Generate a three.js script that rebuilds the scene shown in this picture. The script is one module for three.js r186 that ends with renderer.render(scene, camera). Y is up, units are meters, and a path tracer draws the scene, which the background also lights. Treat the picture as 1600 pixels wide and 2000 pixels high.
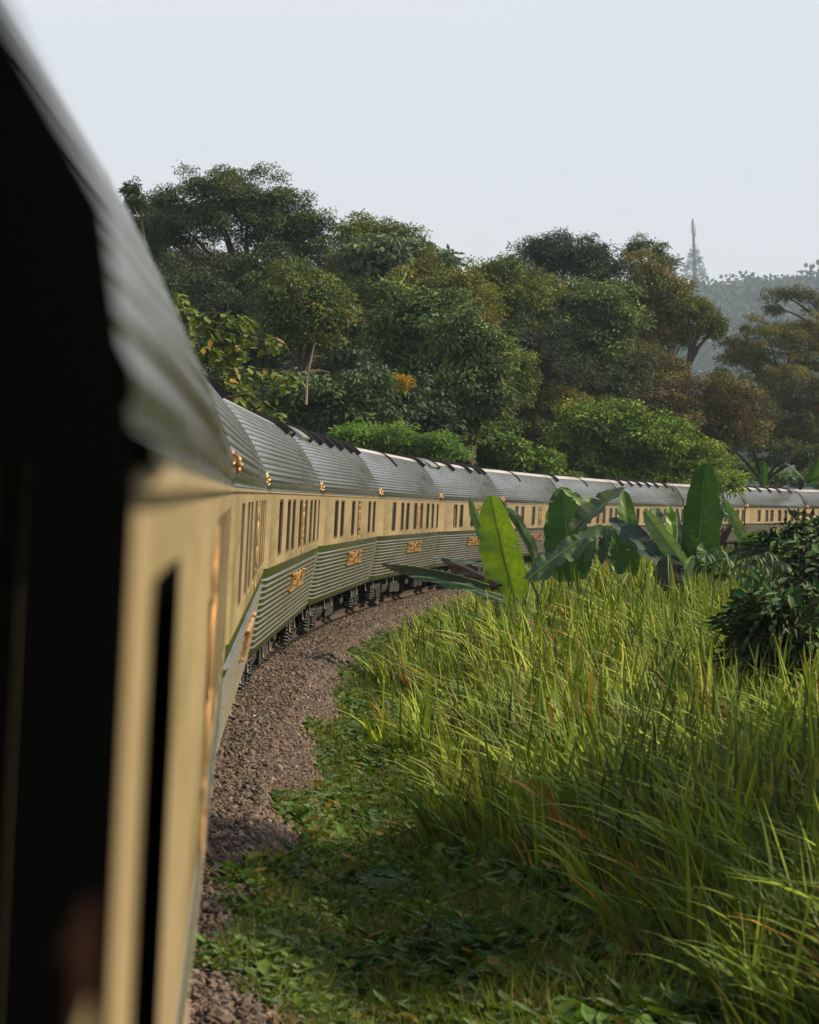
import * as THREE from 'three';
import { mergeGeometries, toCreasedNormals } from 'three/addons/utils/BufferGeometryUtils.js';
import { FontLoader } from 'three/addons/loaders/FontLoader.js';
import { TextGeometry } from 'three/addons/geometries/TextGeometry.js';

// ---------------------------------------------------------------- camera, sky, sun, exposure
const scene = new THREE.Scene();
const EYE = 2.61, F = 6400;                                   // eye height above the rail; focal length in source pixels
const camera = new THREE.PerspectiveCamera(2 * Math.atan(1000 / F) * 180 / Math.PI, 0.8, 0.1, 8000);
camera.position.set(0, EYE, 0);
camera.rotation.set(-0.00375, 0, 0.05, 'YXZ');
camera.focus = 58; camera.userData.fStop = 6.4;
scene.add(camera); camera.updateMatrixWorld(true);
const renderer = new THREE.WebGLRenderer({ antialias: true });
renderer.setSize(819, 1024);
renderer.toneMapping = THREE.LinearToneMapping;
renderer.toneMappingExposure = 1.4;
renderer.shadowMap.enabled = true;

// seeded random numbers and noise
let seed = 12345;
const rnd = () => { seed = (seed + 0x6D2B79F5) | 0; let t = Math.imul(seed ^ (seed >>> 15), 1 | seed); t = (t + Math.imul(t ^ (t >>> 7), 61 | t)) ^ t; return ((t ^ (t >>> 14)) >>> 0) / 4294967296; };
const rr = (a, b) => a + (b - a) * rnd();
const gauss = () => rnd() + rnd() + rnd() - 1.5;
const hash = (x, y) => { let h = Math.imul(x | 0, 374761393) + Math.imul(y | 0, 668265263); h = Math.imul(h ^ (h >>> 13), 1274126177); return ((h ^ (h >>> 16)) >>> 0) / 4294967296; };
const sm = t => t * t * (3 - 2 * t);
const vnoise = (x, y) => { const i = Math.floor(x), j = Math.floor(y), u = sm(x - i), v = sm(y - j); return (hash(i, j) * (1 - u) + hash(i + 1, j) * u) * (1 - v) + (hash(i, j + 1) * (1 - u) + hash(i + 1, j + 1) * u) * v; };
const fbm = (x, y, o = 4) => { let s = 0, a = 0.5, n = 0; for (let k = 0; k < o; k++) { s += a * vnoise(x, y); n += a; a *= 0.5; x = x * 2.03 + 17.1; y = y * 2.03 + 9.7; } return s / n; };
const sstep = (a, b, x) => { const t = Math.min(1, Math.max(0, (x - a) / (b - a || 1e-9))); return t * t * (3 - 2 * t); };
const mix = (a, b, t) => a + (b - a) * t;

{ // hazy pale sky with faint high cloud
  const W = 1024, H = 512, data = new Float32Array(W * H * 4);
  for (let j = 0; j < H; j++) {
    const el = ((j + 0.5) / H - 0.5) * Math.PI, s = Math.max(0, el) * 180 / Math.PI;
    for (let i = 0; i < W; i++) {
      const a = i / W * Math.PI * 2;
      const k1 = sstep(0, 9, s), k2 = sstep(8, 80, s);
      let r = mix(mix(0.90, 0.775, k1), 0.17, k2), g = mix(mix(0.885, 0.825, k1), 0.27, k2), b = mix(mix(0.915, 0.885, k1), 0.46, k2);
      const cx = Math.cos(a) * Math.cos(el) / (Math.sin(Math.max(el, 0.02)) + 0.12), cz = Math.sin(a) * Math.cos(el) / (Math.sin(Math.max(el, 0.02)) + 0.12);
      const c = sstep(0.5, 0.8, fbm(cx * 0.9 + 40, cz * 2.2 + 11, 5)) * 0.7 * sstep(0, 5, s);
      r = mix(r, 0.93, c); g = mix(g, 0.91, c); b = mix(b, 0.925, c);
      if (el < 0) { r = 0.3; g = 0.31; b = 0.28; }
      const o = (j * W + i) * 4; data[o] = r / 1.4; data[o + 1] = g / 1.4; data[o + 2] = b / 1.4; data[o + 3] = 1;
    }
  }
  const t = new THREE.DataTexture(data, W, H, THREE.RGBAFormat, THREE.FloatType);
  t.mapping = THREE.EquirectangularReflectionMapping; t.magFilter = t.minFilter = THREE.LinearFilter; t.needsUpdate = true;
  scene.background = t; scene.environment = t; scene.backgroundIntensity = 1.0; scene.environmentIntensity = 1.0;
}
const sun = new THREE.DirectionalLight(new THREE.Color(1.0, 0.86, 0.62), 5.0);
{
  const el = 40 * Math.PI / 180, az = 78 * Math.PI / 180;       // to the right, a little ahead
  sun.position.set(Math.sin(az) * Math.cos(el), Math.sin(el), -Math.cos(az) * Math.cos(el)).multiplyScalar(120).add(new THREE.Vector3(5, 0, -70));
  sun.target.position.set(5, 0, -70); sun.castShadow = true; sun.shadow.radius = 2;
  Object.assign(sun.shadow.camera, { left: -130, right: 130, top: 130, bottom: -130, near: 1, far: 400 });
  sun.shadow.mapSize.set(2048, 2048);
  scene.add(sun, sun.target);
}
scene.fog = new THREE.FogExp2(new THREE.Color(0.70, 0.87, 1.0), 0.00014);

// ---------------------------------------------------------------- helpers
const V = (x, y, z) => new THREE.Vector3(x, y, z);
const pix = (px, py, d) => { const v = V((px - 800) / F, (1000 - py) / F, -1).applyQuaternion(camera.quaternion); return v.multiplyScalar(-d / v.z).add(camera.position); };
const used = new Map();
const numbered = n => { const k = used.get(n) ?? 0; used.set(n, k + 1); return k ? `${n}_${String(k).padStart(3, '0')}` : n; };
function tag(o, label, category, group, kind) { o.userData.label = label; if (category) o.userData.category = category; if (group) o.userData.group = group; if (kind) o.userData.kind = kind; return o; }
function shade(o) { o.traverse(m => { if (m.isMesh) { m.castShadow = true; m.receiveShadow = true; } }); return o; }
function thing(name, label, category, group, pos) { const o = new THREE.Group(); o.name = numbered(name); tag(o, label, category, group); if (pos) o.position.copy(pos); scene.add(o); return o; }
function structure(name, label) { const o = new THREE.Group(); o.name = numbered(name); o.userData.kind = 'structure'; o.userData.label = label; scene.add(o); return o; }
function part(name, g, m, parent) { const o = new THREE.Mesh(g, m); o.name = name; parent.add(o); return o; }
const lin = (r, g, b) => new THREE.Color().setRGB(r, g, b);
const std = (c, o = {}) => new THREE.MeshStandardMaterial({ color: lin(...c), roughness: 0.7, ...o });
const phys = (c, o = {}) => new THREE.MeshPhysicalMaterial({ color: lin(...c), roughness: 0.7, ...o });
function dataTex(n, fn, srgb = true, rx = 1, ry = 1) {
  const d = new Uint8Array(n * n * 4);
  for (let j = 0; j < n; j++) for (let i = 0; i < n; i++) { const c = fn(i / n, j / n), o = (j * n + i) * 4; for (let k = 0; k < 3; k++) d[o + k] = Math.max(0, Math.min(255, (Array.isArray(c) ? c[k] : c) * 255)); d[o + 3] = 255; }
  const t = new THREE.DataTexture(d, n, n); t.wrapS = t.wrapT = THREE.RepeatWrapping; t.magFilter = THREE.LinearFilter; t.minFilter = THREE.LinearMipmapLinearFilter; t.generateMipmaps = true;
  if (srgb) t.colorSpace = THREE.SRGBColorSpace; t.repeat.set(rx, ry); t.needsUpdate = true; return t;
}
// tileable fbm over the unit square
const tnoise = (u, v, f, o = 4) => { let s = 0, a = 0.5, n = 0; for (let k = 0; k < o; k++) { const x = u * f, y = v * f, i = Math.floor(x), j = Math.floor(y), p = sm(x - i), q = sm(y - j), w = (a, b) => hash(((a % f) + f) % f + k * 131, ((b % f) + f) % f + k * 57); s += a * ((w(i, j) * (1 - p) + w(i + 1, j) * p) * (1 - q) + (w(i, j + 1) * (1 - p) + w(i + 1, j + 1) * p) * q); n += a; a *= 0.5; f *= 2; } return s / n; };
class Strip { // collects quads and triangles
  constructor() { this.p = []; this.u = []; this.i = []; }
  v(x, y, z, a = 0, b = 0) { this.p.push(x, y, z); this.u.push(a, b); return this.p.length / 3 - 1; }
  quad(a, b, c, d) { this.i.push(a, b, c, a, c, d); }
  tri(a, b, c) { this.i.push(a, b, c); }
  build(crease) { let g = new THREE.BufferGeometry(); g.setAttribute('position', new THREE.Float32BufferAttribute(this.p, 3)); g.setAttribute('uv', new THREE.Float32BufferAttribute(this.u, 2)); g.setIndex(this.i); if (crease !== undefined) g = toCreasedNormals(g, crease); else g.computeVertexNormals(); return g; }
}
const nonIdx = g => (g.index ? g.toNonIndexed() : g);
const merged = list => { const l = list.map(g => { g = nonIdx(g); for (const k of Object.keys(g.attributes)) if (!['position', 'normal', 'uv'].includes(k)) g.deleteAttribute(k); return g; }); return mergeGeometries(l); };
const box = (w, h, d, x, y, z) => new THREE.BoxGeometry(w, h, d).translate(x, y, z);
function tube(pts, r0, r1, n = 7) { // tapered tube through points
  const s = new Strip(), N = pts.length;
  let ref = V(0.31, 0.2, 0.93);
  for (let k = 0; k < N; k++) {
    const t = pts[Math.min(N - 1, k + 1)].clone().sub(pts[Math.max(0, k - 1)]).normalize();
    const a = ref.clone().cross(t).normalize(), b = t.clone().cross(a);
    const r = mix(r0, r1, k / (N - 1));
    for (let j = 0; j <= n; j++) { const q = j / n * Math.PI * 2, c = Math.cos(q) * r, d = Math.sin(q) * r; s.v(pts[k].x + a.x * c + b.x * d, pts[k].y + a.y * c + b.y * d, pts[k].z + a.z * c + b.z * d, j / n, k); }
  }
  for (let k = 0; k < N - 1; k++) for (let j = 0; j < n; j++) { const a = k * (n + 1) + j; s.quad(a, a + 1, a + n + 2, a + n + 1); }
  return s.build();
}

// ---------------------------------------------------------------- the line of the track (d = metres ahead of the camera)
const sideX = d => { if (d < 17.6) return -0.954 + 0.05 * (17.6 - d); return -0.954 - 0.01305 * (d - 17.6) + 0.00101 * (d - 17.6) * (d - 56.9); };
const slope = d => (d < 17.6 ? -0.05 : -0.01305 + 0.00101 * (2 * d - 74.5));
const rise = d => (d > 90 ? ((d - 90) / 85) ** 2 * 0.36 : 0);
const HALF = 1.4;
const cxAt = d => { const s = slope(d); return sideX(d) - HALF / Math.sqrt(1 + s * s); };
const lateral = (x, d) => (x - cxAt(d)) / Math.sqrt(1 + slope(d) ** 2);
const fromTrack = (d, t) => { const s = slope(d), n = Math.sqrt(1 + s * s); return V(cxAt(d) + t / n, 0, -(d - t * s / n)); };
const clampD = d => Math.max(-30, Math.min(320, d));
function groundY(x, d) {
  const dc = clampD(d), t = lateral(x, dc);
  let y = rise(Math.min(dc, 260));
  if (t >= 0) {
    y += t < 1.9 ? -0.55 : mix(mix(-0.5, -0.35, sstep(2.2, 3.2, t)), 0.28, sstep(3.2, 8, t)) + 0.3 * sstep(36, 54, d) * sstep(3.0, 5.5, t) * sstep(120, 80, d) + Math.max(0, Math.min(1.2, (t - 8) * 0.05));
  } else {
    const u = -t;
    y += u < 2.2 ? -0.55 : -0.5;
    const k = mix(0.42, 0.05, sstep(-2, 22, x));               // the wooded slope is steeper on the left
    y += Math.min(20, Math.max(0, u - 6) * k);
  }
  y += (fbm(x * 0.35 + 50, d * 0.35, 3) - 0.5) * 0.18 * sstep(2, 3.5, Math.abs(t));
  if (d > 330) y = mix(y, -1, sstep(330, 500, d));
  return y;
}
// ---------------------------------------------------------------- ground, ballast, rails
const M = {};
M.soil = std([1, 1, 1], { roughness: 0.95, map: dataTex(256, (u, v) => { const n = tnoise(u, v, 6, 5), k = tnoise(u + 0.3, v, 24, 3); return [0.15 + 0.10 * n + 0.05 * k, 0.17 + 0.11 * n, 0.07 + 0.05 * n]; }, true, 1, 1) });
{
  const ds = [], xs = [];
  for (let d = -60; d < 0; d += 6) ds.push(d);
  for (let d = 0; d < 120; d += 1) ds.push(d);
  for (let d = 120; d < 340; d += 5) ds.push(d);
  for (let d = 340, s = 20; d <= 4800; d += s, s *= 1.2) ds.push(d); ds.push(5200);
  for (let x = -3000, s = 900; x < -60; s = Math.max(6, s * 0.72), x += s) xs.push(x);
  for (let x = -60; x < -16; x += 4) xs.push(x);
  for (let x = -16; x < 14; x += 0.6) xs.push(x);
  for (let x = 14; x < 90; x += 3) xs.push(x);
  for (let x = 90, s = 8; x < 3000; x += s, s *= 1.4) xs.push(x); xs.push(3100);
  const s = new Strip();
  for (const d of ds) for (const x of xs) s.v(x, groundY(x, d), -d, x / 3, d / 3);
  const n = xs.length;
  for (let j = 0; j < ds.length - 1; j++) for (let i = 0; i < n - 1; i++) s.quad(j * n + i, j * n + i + 1, (j + 1) * n + i + 1, (j + 1) * n + i);
  const g = part('ground', s.build(), M.soil, scene); g.userData.kind = 'structure'; g.userData.label = 'dark earth beneath the grass, the weeds and the wooded slope';
}
function sweepTrack(profile, d0, d1, step, y0 = 0, tex = 1) { // profile: [t, y] across the track
  const s = new Strip(), n = profile.length; let rows = 0;
  for (let d = d0; d <= d1 + 1e-6; d += step) { for (const [t, y] of profile) { const p = fromTrack(d, t); s.v(p.x, y + y0 + rise(d), p.z, t * tex, d * tex); } rows++; }
  for (let j = 0; j < rows - 1; j++) for (let i = 0; i < n - 1; i++) s.quad(j * n + i, j * n + i + 1, (j + 1) * n + i + 1, (j + 1) * n + i);
  return s.build(0.5);
}
M.ballast = std([0.07, 0.05, 0.04], { roughness: 0.95, map: dataTex(256, (u, v) => { const n = tnoise(u, v, 32, 3); return 0.45 + 0.9 * (n - 0.3); }, true, 2, 2) });
{
  const b = part('ballast_bed', sweepTrack([[-2.7, -0.62], [-1.75, -0.2], [-0.9, -0.17], [0.9, -0.17], [1.62, -0.2], [2.5, -0.62]], -20, 230, 1), M.ballast, scene);
  b.userData.kind = 'structure'; b.userData.label = 'bed of broken stone carrying the railway track';
}
{ // loose stones on the shoulder of the bed
  const grp = new THREE.Group(); grp.name = 'gravel'; tag(grp, 'loose brown and grey ballast stones along the right side of the track', 'gravel', null, 'stuff'); scene.add(grp);
  const stone = k => { seed = 900 + k; const g = new THREE.IcosahedronGeometry(1, 0), p = g.attributes.position, m = new Map();
    for (let i = 0; i < p.count; i++) { const key = [0, 1, 2].map(c => p.array[i * 3 + c].toFixed(2)).join(); if (!m.has(key)) m.set(key, [rr(0.65, 1.25), rr(0.5, 1.0), rr(0.65, 1.25)]); const f = m.get(key); p.setXYZ(i, p.getX(i) * f[0], p.getY(i) * f[1], p.getZ(i) * f[2]); }
    g.computeVertexNormals(); return g; };
  const mat = std([1, 1, 1], { roughness: 0.9 });
  const top = t => (t < 1.62 ? -0.19 : -0.19 - (t - 1.62) * 0.48);
  for (let k = 0; k < 3; k++) {
    const list = []; seed = 77 + k;
    for (let n = 0; n < 34000; n++) { const d = 13 + 97 * Math.pow(rnd(), 1.25), t = rr(0.72, 2.75); if (t > 2.3 && rnd() < (t - 2.3) * 1.6) continue; list.push([d, t, rr(0.018, 0.042) * (rnd() < 0.06 ? 1.5 : 1)]); }
    const im = new THREE.InstancedMesh(stone(k), mat, list.length), o = new THREE.Object3D(), c = new THREE.Color();
    list.forEach(([d, t, s], i) => { const p = fromTrack(d, t); o.position.set(p.x, top(t) + rise(d) + rr(0, 0.03), p.z); o.rotation.set(rr(0, 6), rr(0, 6), rr(0, 6)); o.scale.setScalar(s); o.updateMatrix(); im.setMatrixAt(i, o.matrix);
      const v = rr(0.45, 1.5), w = rnd(); im.setColorAt(i, w < 0.7 ? c.setRGB(0.125 * v, 0.085 * v, 0.063 * v) : w < 0.93 ? c.setRGB(0.12 * v, 0.10 * v, 0.085 * v) : c.setRGB(0.24 * v, 0.16 * v, 0.11 * v)); });
    im.name = 'stones'; grp.add(im);
  }
}
M.rust = std([0.10, 0.06, 0.042], { roughness: 0.75, map: dataTex(128, (u, v) => { const n = tnoise(u, v, 12, 3); return 0.55 + 0.5 * n; }, true, 3, 3) });
M.railTop = std([0.45, 0.44, 0.43], { metalness: 1, roughness: 0.3 });
{
  const track = structure('railway_track', 'railway track of rusty rails on dark sleepers curving to the right');
  const railProf = c => [[-0.065, -0.145], [-0.065, -0.13], [-0.012, -0.115], [-0.01, -0.045], [-0.034, -0.035], [-0.034, -0.004], [0.034, -0.004], [0.034, -0.035], [0.01, -0.045], [0.012, -0.115], [0.065, -0.13], [0.065, -0.145]].map(([t, y]) => [t + c, y]);
  for (const c of [0.535, -0.535]) { const r = part('rail', sweepTrack(railProf(c), -20, 230, 1), M.rust, track); part('running_surface', sweepTrack([[c - 0.03, 0], [c + 0.03, 0]], -20, 230, 1), M.railTop, r); }
  const sg = new THREE.BoxGeometry(2.0, 0.16, 0.22), sm_ = std([0.05, 0.04, 0.032], { roughness: 0.9 });
  for (let d = 18; d < 115; d += 0.68) { const p = fromTrack(d, 0), m = part('sleeper', sg, sm_, track); m.position.set(p.x, -0.232 + rise(d), p.z); m.rotation.y = -Math.atan(slope(d)); }
}

// ---------------------------------------------------------------- the train
const stain = dataTex(256, (u, v) => { const n = tnoise(u, v, 5, 5), s = tnoise(u * 1, v, 40, 2), st = tnoise(u, 0.37, 48, 2); return [0.84 + 0.2 * (n - 0.5) + 0.03 * (st - 0.5), 0.84 + 0.2 * (n - 0.5) + 0.03 * (st - 0.5) + 0.02 * s, 0.82 + 0.22 * (n - 0.5) + 0.02 * (st - 0.5)]; }, true, 0.04, 0.3);
const stainRoof = dataTex(256, (u, v) => { const n = tnoise(u, v, 4, 4), k = tnoise(u + 0.2, v, 3, 2); return [0.82 + 0.3 * (n - 0.5), 0.82 + 0.3 * (n - 0.5), 0.80 + 0.3 * (n - 0.5) + 0.08 * (k - 0.5)]; }, true, 0.03, 0.35);
const rough = dataTex(256, (u, v) => { const n = tnoise(u, v, 7, 5), k = tnoise(u + 0.5, v, 60, 2); return 0.5 + 0.9 * (n - 0.45) + 0.25 * (k - 0.5); }, false, 0.05, 0.4);
M.cream = phys([0.565, 0.415, 0.24], { map: stain, roughness: 0.62, roughnessMap: rough, clearcoat: 0.25, clearcoatRoughness: 0.3 });
M.green = phys([0.036, 0.044, 0.020], { map: stain, roughness: 0.5, roughnessMap: rough, clearcoat: 0.3, clearcoatRoughness: 0.2 });
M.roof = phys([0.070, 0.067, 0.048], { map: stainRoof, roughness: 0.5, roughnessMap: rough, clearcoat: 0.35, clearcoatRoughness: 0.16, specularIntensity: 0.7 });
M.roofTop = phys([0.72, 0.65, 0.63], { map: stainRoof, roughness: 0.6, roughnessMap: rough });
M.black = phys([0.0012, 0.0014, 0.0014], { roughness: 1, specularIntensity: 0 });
M.bar = std([0.014, 0.014, 0.014], { roughness: 0.6 });
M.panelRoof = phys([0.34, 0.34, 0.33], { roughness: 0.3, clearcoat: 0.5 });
M.gold = std([0.80, 0.47, 0.19], { metalness: 0.85, roughness: 0.42 });
M.crest = std([0.52, 0.30, 0.125], { metalness: 0.6, roughness: 0.55 });
M.frame = std([0.12, 0.075, 0.04], { roughness: 0.4 });
M.pane = new THREE.MeshPhysicalMaterial({ color: lin(0.9, 0.95, 0.92), transmission: 1, thickness: 0, roughness: 0.04, ior: 1.5 });
M.lining = std([0.13, 0.06, 0.025], { roughness: 0.6 });
M.curtain = phys([0.38, 0.27, 0.15], { roughness: 0.9, transmission: 0.2, thickness: 0 });
M.under = std([0.014, 0.012, 0.011], { roughness: 0.85 });
M.spring = std([0.035, 0.032, 0.028], { roughness: 0.45 });
M.steel = std([0.12, 0.11, 0.095], { roughness: 0.55, metalness: 0.4 });
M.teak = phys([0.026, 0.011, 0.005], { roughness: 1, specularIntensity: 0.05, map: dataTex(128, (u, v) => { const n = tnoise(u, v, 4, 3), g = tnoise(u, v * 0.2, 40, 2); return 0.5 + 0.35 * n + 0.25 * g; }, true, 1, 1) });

const Y0 = 0.71, Y1 = 1.74, Y2 = 2.62, TAPER0 = 0.8, INSET = 0.12;
const roofRaw = [[0, 0], [0.012, 0.16], [0.095, 0.34], [0.20, 0.535], [0.31, 0.70], [0.44, 0.865], [0.61, 1.02], [0.83, 1.13], [1.1, 1.17], [1.4, 1.18]];
const roofCurve = new THREE.CatmullRomCurve3(roofRaw.map(([a, b]) => V(HALF - a, Y2 + b, 0)));
const roofLen = roofCurve.getLength();
const roofAt = s => roofCurve.getPointAt(Math.min(1, s / roofLen));
const lowerProfile = (() => {
  const at = (f, out) => [mix(1.24, HALF, f) + out, mix(Y0, Y1, f)], p = [];
  p.push([1.2, Y0 - 0.02], at(0, 0.004), at(0.065, 0.004));
  const n = 12, a = 0.075, b = 0.90, st = (b - a) / n;
  for (let k = 0; k < n; k++) { const f = a + st * (k + 0.5), h = st * 0.5; p.push(at(f - h * 0.62, 0), at(f - h * 0.5, 0.012), at(f - h * 0.2, 0.021), at(f + h * 0.2, 0.021), at(f + h * 0.5, 0.012), at(f + h * 0.62, 0)); }
  p.push(at(0.91, 0), at(1, 0));
  return p;
})();
const ribHighlightProfiles = Array.from({ length: 12 }, (_, k) => { const at = (f, out) => [mix(1.24, HALF, f) + out, mix(Y0, Y1, f)], st = 0.825 / 12, f = 0.075 + st * (k + 0.5); return [at(f - 0.006, 0.018), at(f - 0.004, 0.026), at(f + 0.005, 0.026), at(f + 0.007, 0.018)]; });
M.ribHighlight = phys([0.20, 0.165, 0.095], { roughness: 0.55, specularIntensity: 0.5 });  // pale strips along the ribs imitate highlights on their upper edges
const SMOOTH_AT = roofLen - 0.74;                              // the smooth top strip starts here along the roof curve
const roofProfile = (() => {
  const p = [], n = 17, s0 = 0.03, st = (SMOOTH_AT - s0) / n;
  const nrm = s => { const a = roofAt(Math.max(0, s - 0.01)), b = roofAt(Math.min(roofLen, s + 0.01)); return V(b.y - a.y, -(b.x - a.x), 0).normalize(); };
  const add = (s, o) => { const q = roofAt(s), m = nrm(s); p.push([q.x + m.x * o, q.y + m.y * o]); };
  add(0, 0.012); add(s0 - 0.01, 0.012);
  for (let k = 0; k < n; k++) { const a = s0 + k * st; add(a, -0.004); add(a + 0.010, -0.004); add(a + 0.016, 0.004); add(a + st * 0.5, 0.009); add(a + st - 0.004, 0.005); }
  add(SMOOTH_AT, -0.004);
  return p;
})();
const topProfile = (() => { const p = []; for (let k = 0; k <= 8; k++) { const q = roofAt(mix(SMOOTH_AT, roofLen, k / 8)); p.push([q.x, q.y + 0.012]); } const l = p.slice(0, -1).map(([x, y]) => [-x, y]).reverse(); const all = p.concat(l); return [[all[0][0], all[0][1] - 0.03], ...all, [-all[0][0], all[0][1] - 0.03]]; })();
// sweep a body profile along the carriage; insets at stations [z, inset]
function sweepBody(profile, stations, both = false, aboveEaves = false) {
  const s = new Strip();
  const run = sg => {
    for (let i = 0; i < profile.length - 1; i++) for (let k = 0; k < stations.length - 1; k++) {
      const [za, ia] = stations[k], [zb, ib] = stations[k + 1], [xa, ya] = profile[i], [xb, yb] = profile[i + 1];
      const c = (x, ins, y) => sg * x * (1 - ins / HALF * (aboveEaves ? sstep(Y2 - 0.01, Y2 + 0.35, y) : 1));
      const L = Math.hypot(xb - xa, yb - ya);
      const a = s.v(c(xa, ia, ya), ya, za, za, ya), b = s.v(c(xa, ib, ya), ya, zb, zb, ya), d = s.v(c(xb, ib, yb), yb, zb, zb, ya + L), e = s.v(c(xb, ia, yb), yb, za, za, ya + L);
      if (sg > 0) s.quad(a, b, d, e); else s.quad(a, e, d, b);
    }
  };
  run(1); if (both) run(-1);
  return s.build(0.35);
}
const SHARED = {};
function sharedGeo() {
  // one wheelset-and-spring bogie
  const wheel = merged([new THREE.CylinderGeometry(0.38, 0.38, 0.11, 24).rotateZ(Math.PI / 2), new THREE.CylinderGeometry(0.41, 0.41, 0.03, 24).rotateZ(Math.PI / 2).translate(-0.06, 0, 0), new THREE.CylinderGeometry(0.1, 0.1, 0.2, 12).rotateZ(Math.PI / 2)]);
  const coil = []; for (let k = 0; k <= 72; k++) { const a = k / 72 * 6.5 * Math.PI * 2; coil.push(V(Math.cos(a) * 0.07, k / 72 * 0.36, Math.sin(a) * 0.07)); }
  SHARED.wheel = wheel; SHARED.spring = tube(coil, 0.014, 0.014, 6);
  SHARED.frame = merged([box(0.12, 0.18, 2.5, 1.02, 0.52, 0), box(0.12, 0.18, 2.5, -1.02, 0.52, 0), box(2.0, 0.16, 0.4, 0, 0.56, 0), box(0.16, 0.26, 0.24, 1.02, 0.38, 0.85), box(0.16, 0.26, 0.24, 1.02, 0.38, -0.85), box(0.1, 0.12, 0.3, 1.04, 0.34, 0.35), box(0.1, 0.12, 0.3, 1.04, 0.34, -0.35), new THREE.CylinderGeometry(0.07, 0.07, 2.0, 10).rotateZ(Math.PI / 2).translate(0, 0.38, 0.85), new THREE.CylinderGeometry(0.07, 0.07, 2.0, 10).rotateZ(Math.PI / 2).translate(0, 0.38, -0.85)]);
  // gold crest: shield, crown, two beasts as scrolls, ribbon
  const sh = new THREE.Shape(); sh.moveTo(-0.15, 0.2); sh.lineTo(0.15, 0.2); sh.lineTo(0.15, 0); sh.quadraticCurveTo(0.13, -0.17, 0, -0.24); sh.quadraticCurveTo(-0.13, -0.17, -0.15, 0);
  const ex = { depth: 0.02, bevelEnabled: true, bevelSize: 0.008, bevelThickness: 0.008, bevelSegments: 1, curveSegments: 8 };
  const arc = (r, t, x, y, a0, a1) => new THREE.TorusGeometry(r, t, 6, 16, a1).rotateZ(a0).translate(x, y, 0.02);
  const crest = [new THREE.ExtrudeGeometry(sh, ex), arc(0.09, 0.02, 0, 0.3, 0, Math.PI), box(0.24, 0.04, 0.04, 0, 0.27, 0.02)];
  for (const x of [-0.08, 0, 0.08]) crest.push(new THREE.ConeGeometry(0.03, 0.12, 6).translate(x, 0.37, 0.02));
  for (const m of [-1, 1]) { crest.push(arc(0.13, 0.028, m * 0.3, 0.08, 0.4, 4.4), arc(0.07, 0.026, m * 0.31, 0.26, 1, 4.6), arc(0.1, 0.024, m * 0.3, -0.14, 2, 4.2), arc(0.16, 0.02, m * 0.18, -0.34, 3.4, 2.6)); }
  crest.push(box(0.5, 0.06, 0.03, 0, -0.32, 0.02));
  SHARED.crest = merged(crest).scale(0.85, 0.85, 0.16).rotateY(Math.PI / 2);
  const em = []; // carriage-end emblem: two interlaced scrolls on a bar
  for (const m of [-1, 1]) em.push(arc(0.07, 0.022, m * 0.085, 0.06, m > 0 ? 3.6 : 0.5, 4.8), arc(0.07, 0.022, m * 0.085, -0.075, m > 0 ? 2.2 : 5.1, 4.8), new THREE.SphereGeometry(0.032, 8, 6).translate(m * 0.17, 0, 0.02));
  em.push(new THREE.CapsuleGeometry(0.024, 0.24, 3, 8).translate(0, 0, 0.03), arc(0.05, 0.02, 0, 0.15, 0, 6.28));
  SHARED.emblem = merged(em).scale(0.8, 0.4, 0.5).rotateY(Math.PI / 2);
}
sharedGeo();
const font = await new FontLoader().loadAsync('fonts/droid/droid_serif_regular.typeface.json');
{ const t = new TextGeometry('E&OE', { font, size: 0.25, depth: 0.03, curveSegments: 6, bevelEnabled: false }); t.computeBoundingBox(); const b = t.boundingBox; t.translate(-(b.min.x + b.max.x) / 2, -(b.min.y + b.max.y) / 2, 0); t.scale(4.3 / (b.max.x - b.min.x), 1, 1); SHARED.letters = t.rotateY(Math.PI / 2); }
const W8 = [0.188, 0.312, 0.397, 0.525, 0.630, 0.746, 0.840, 0.945], W6 = [0.203, 0.295, 0.470, 0.580, 0.772, 0.871], W7 = [0.058, 0.43, 0.52, 0.62, 0.73, 0.85];
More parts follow.
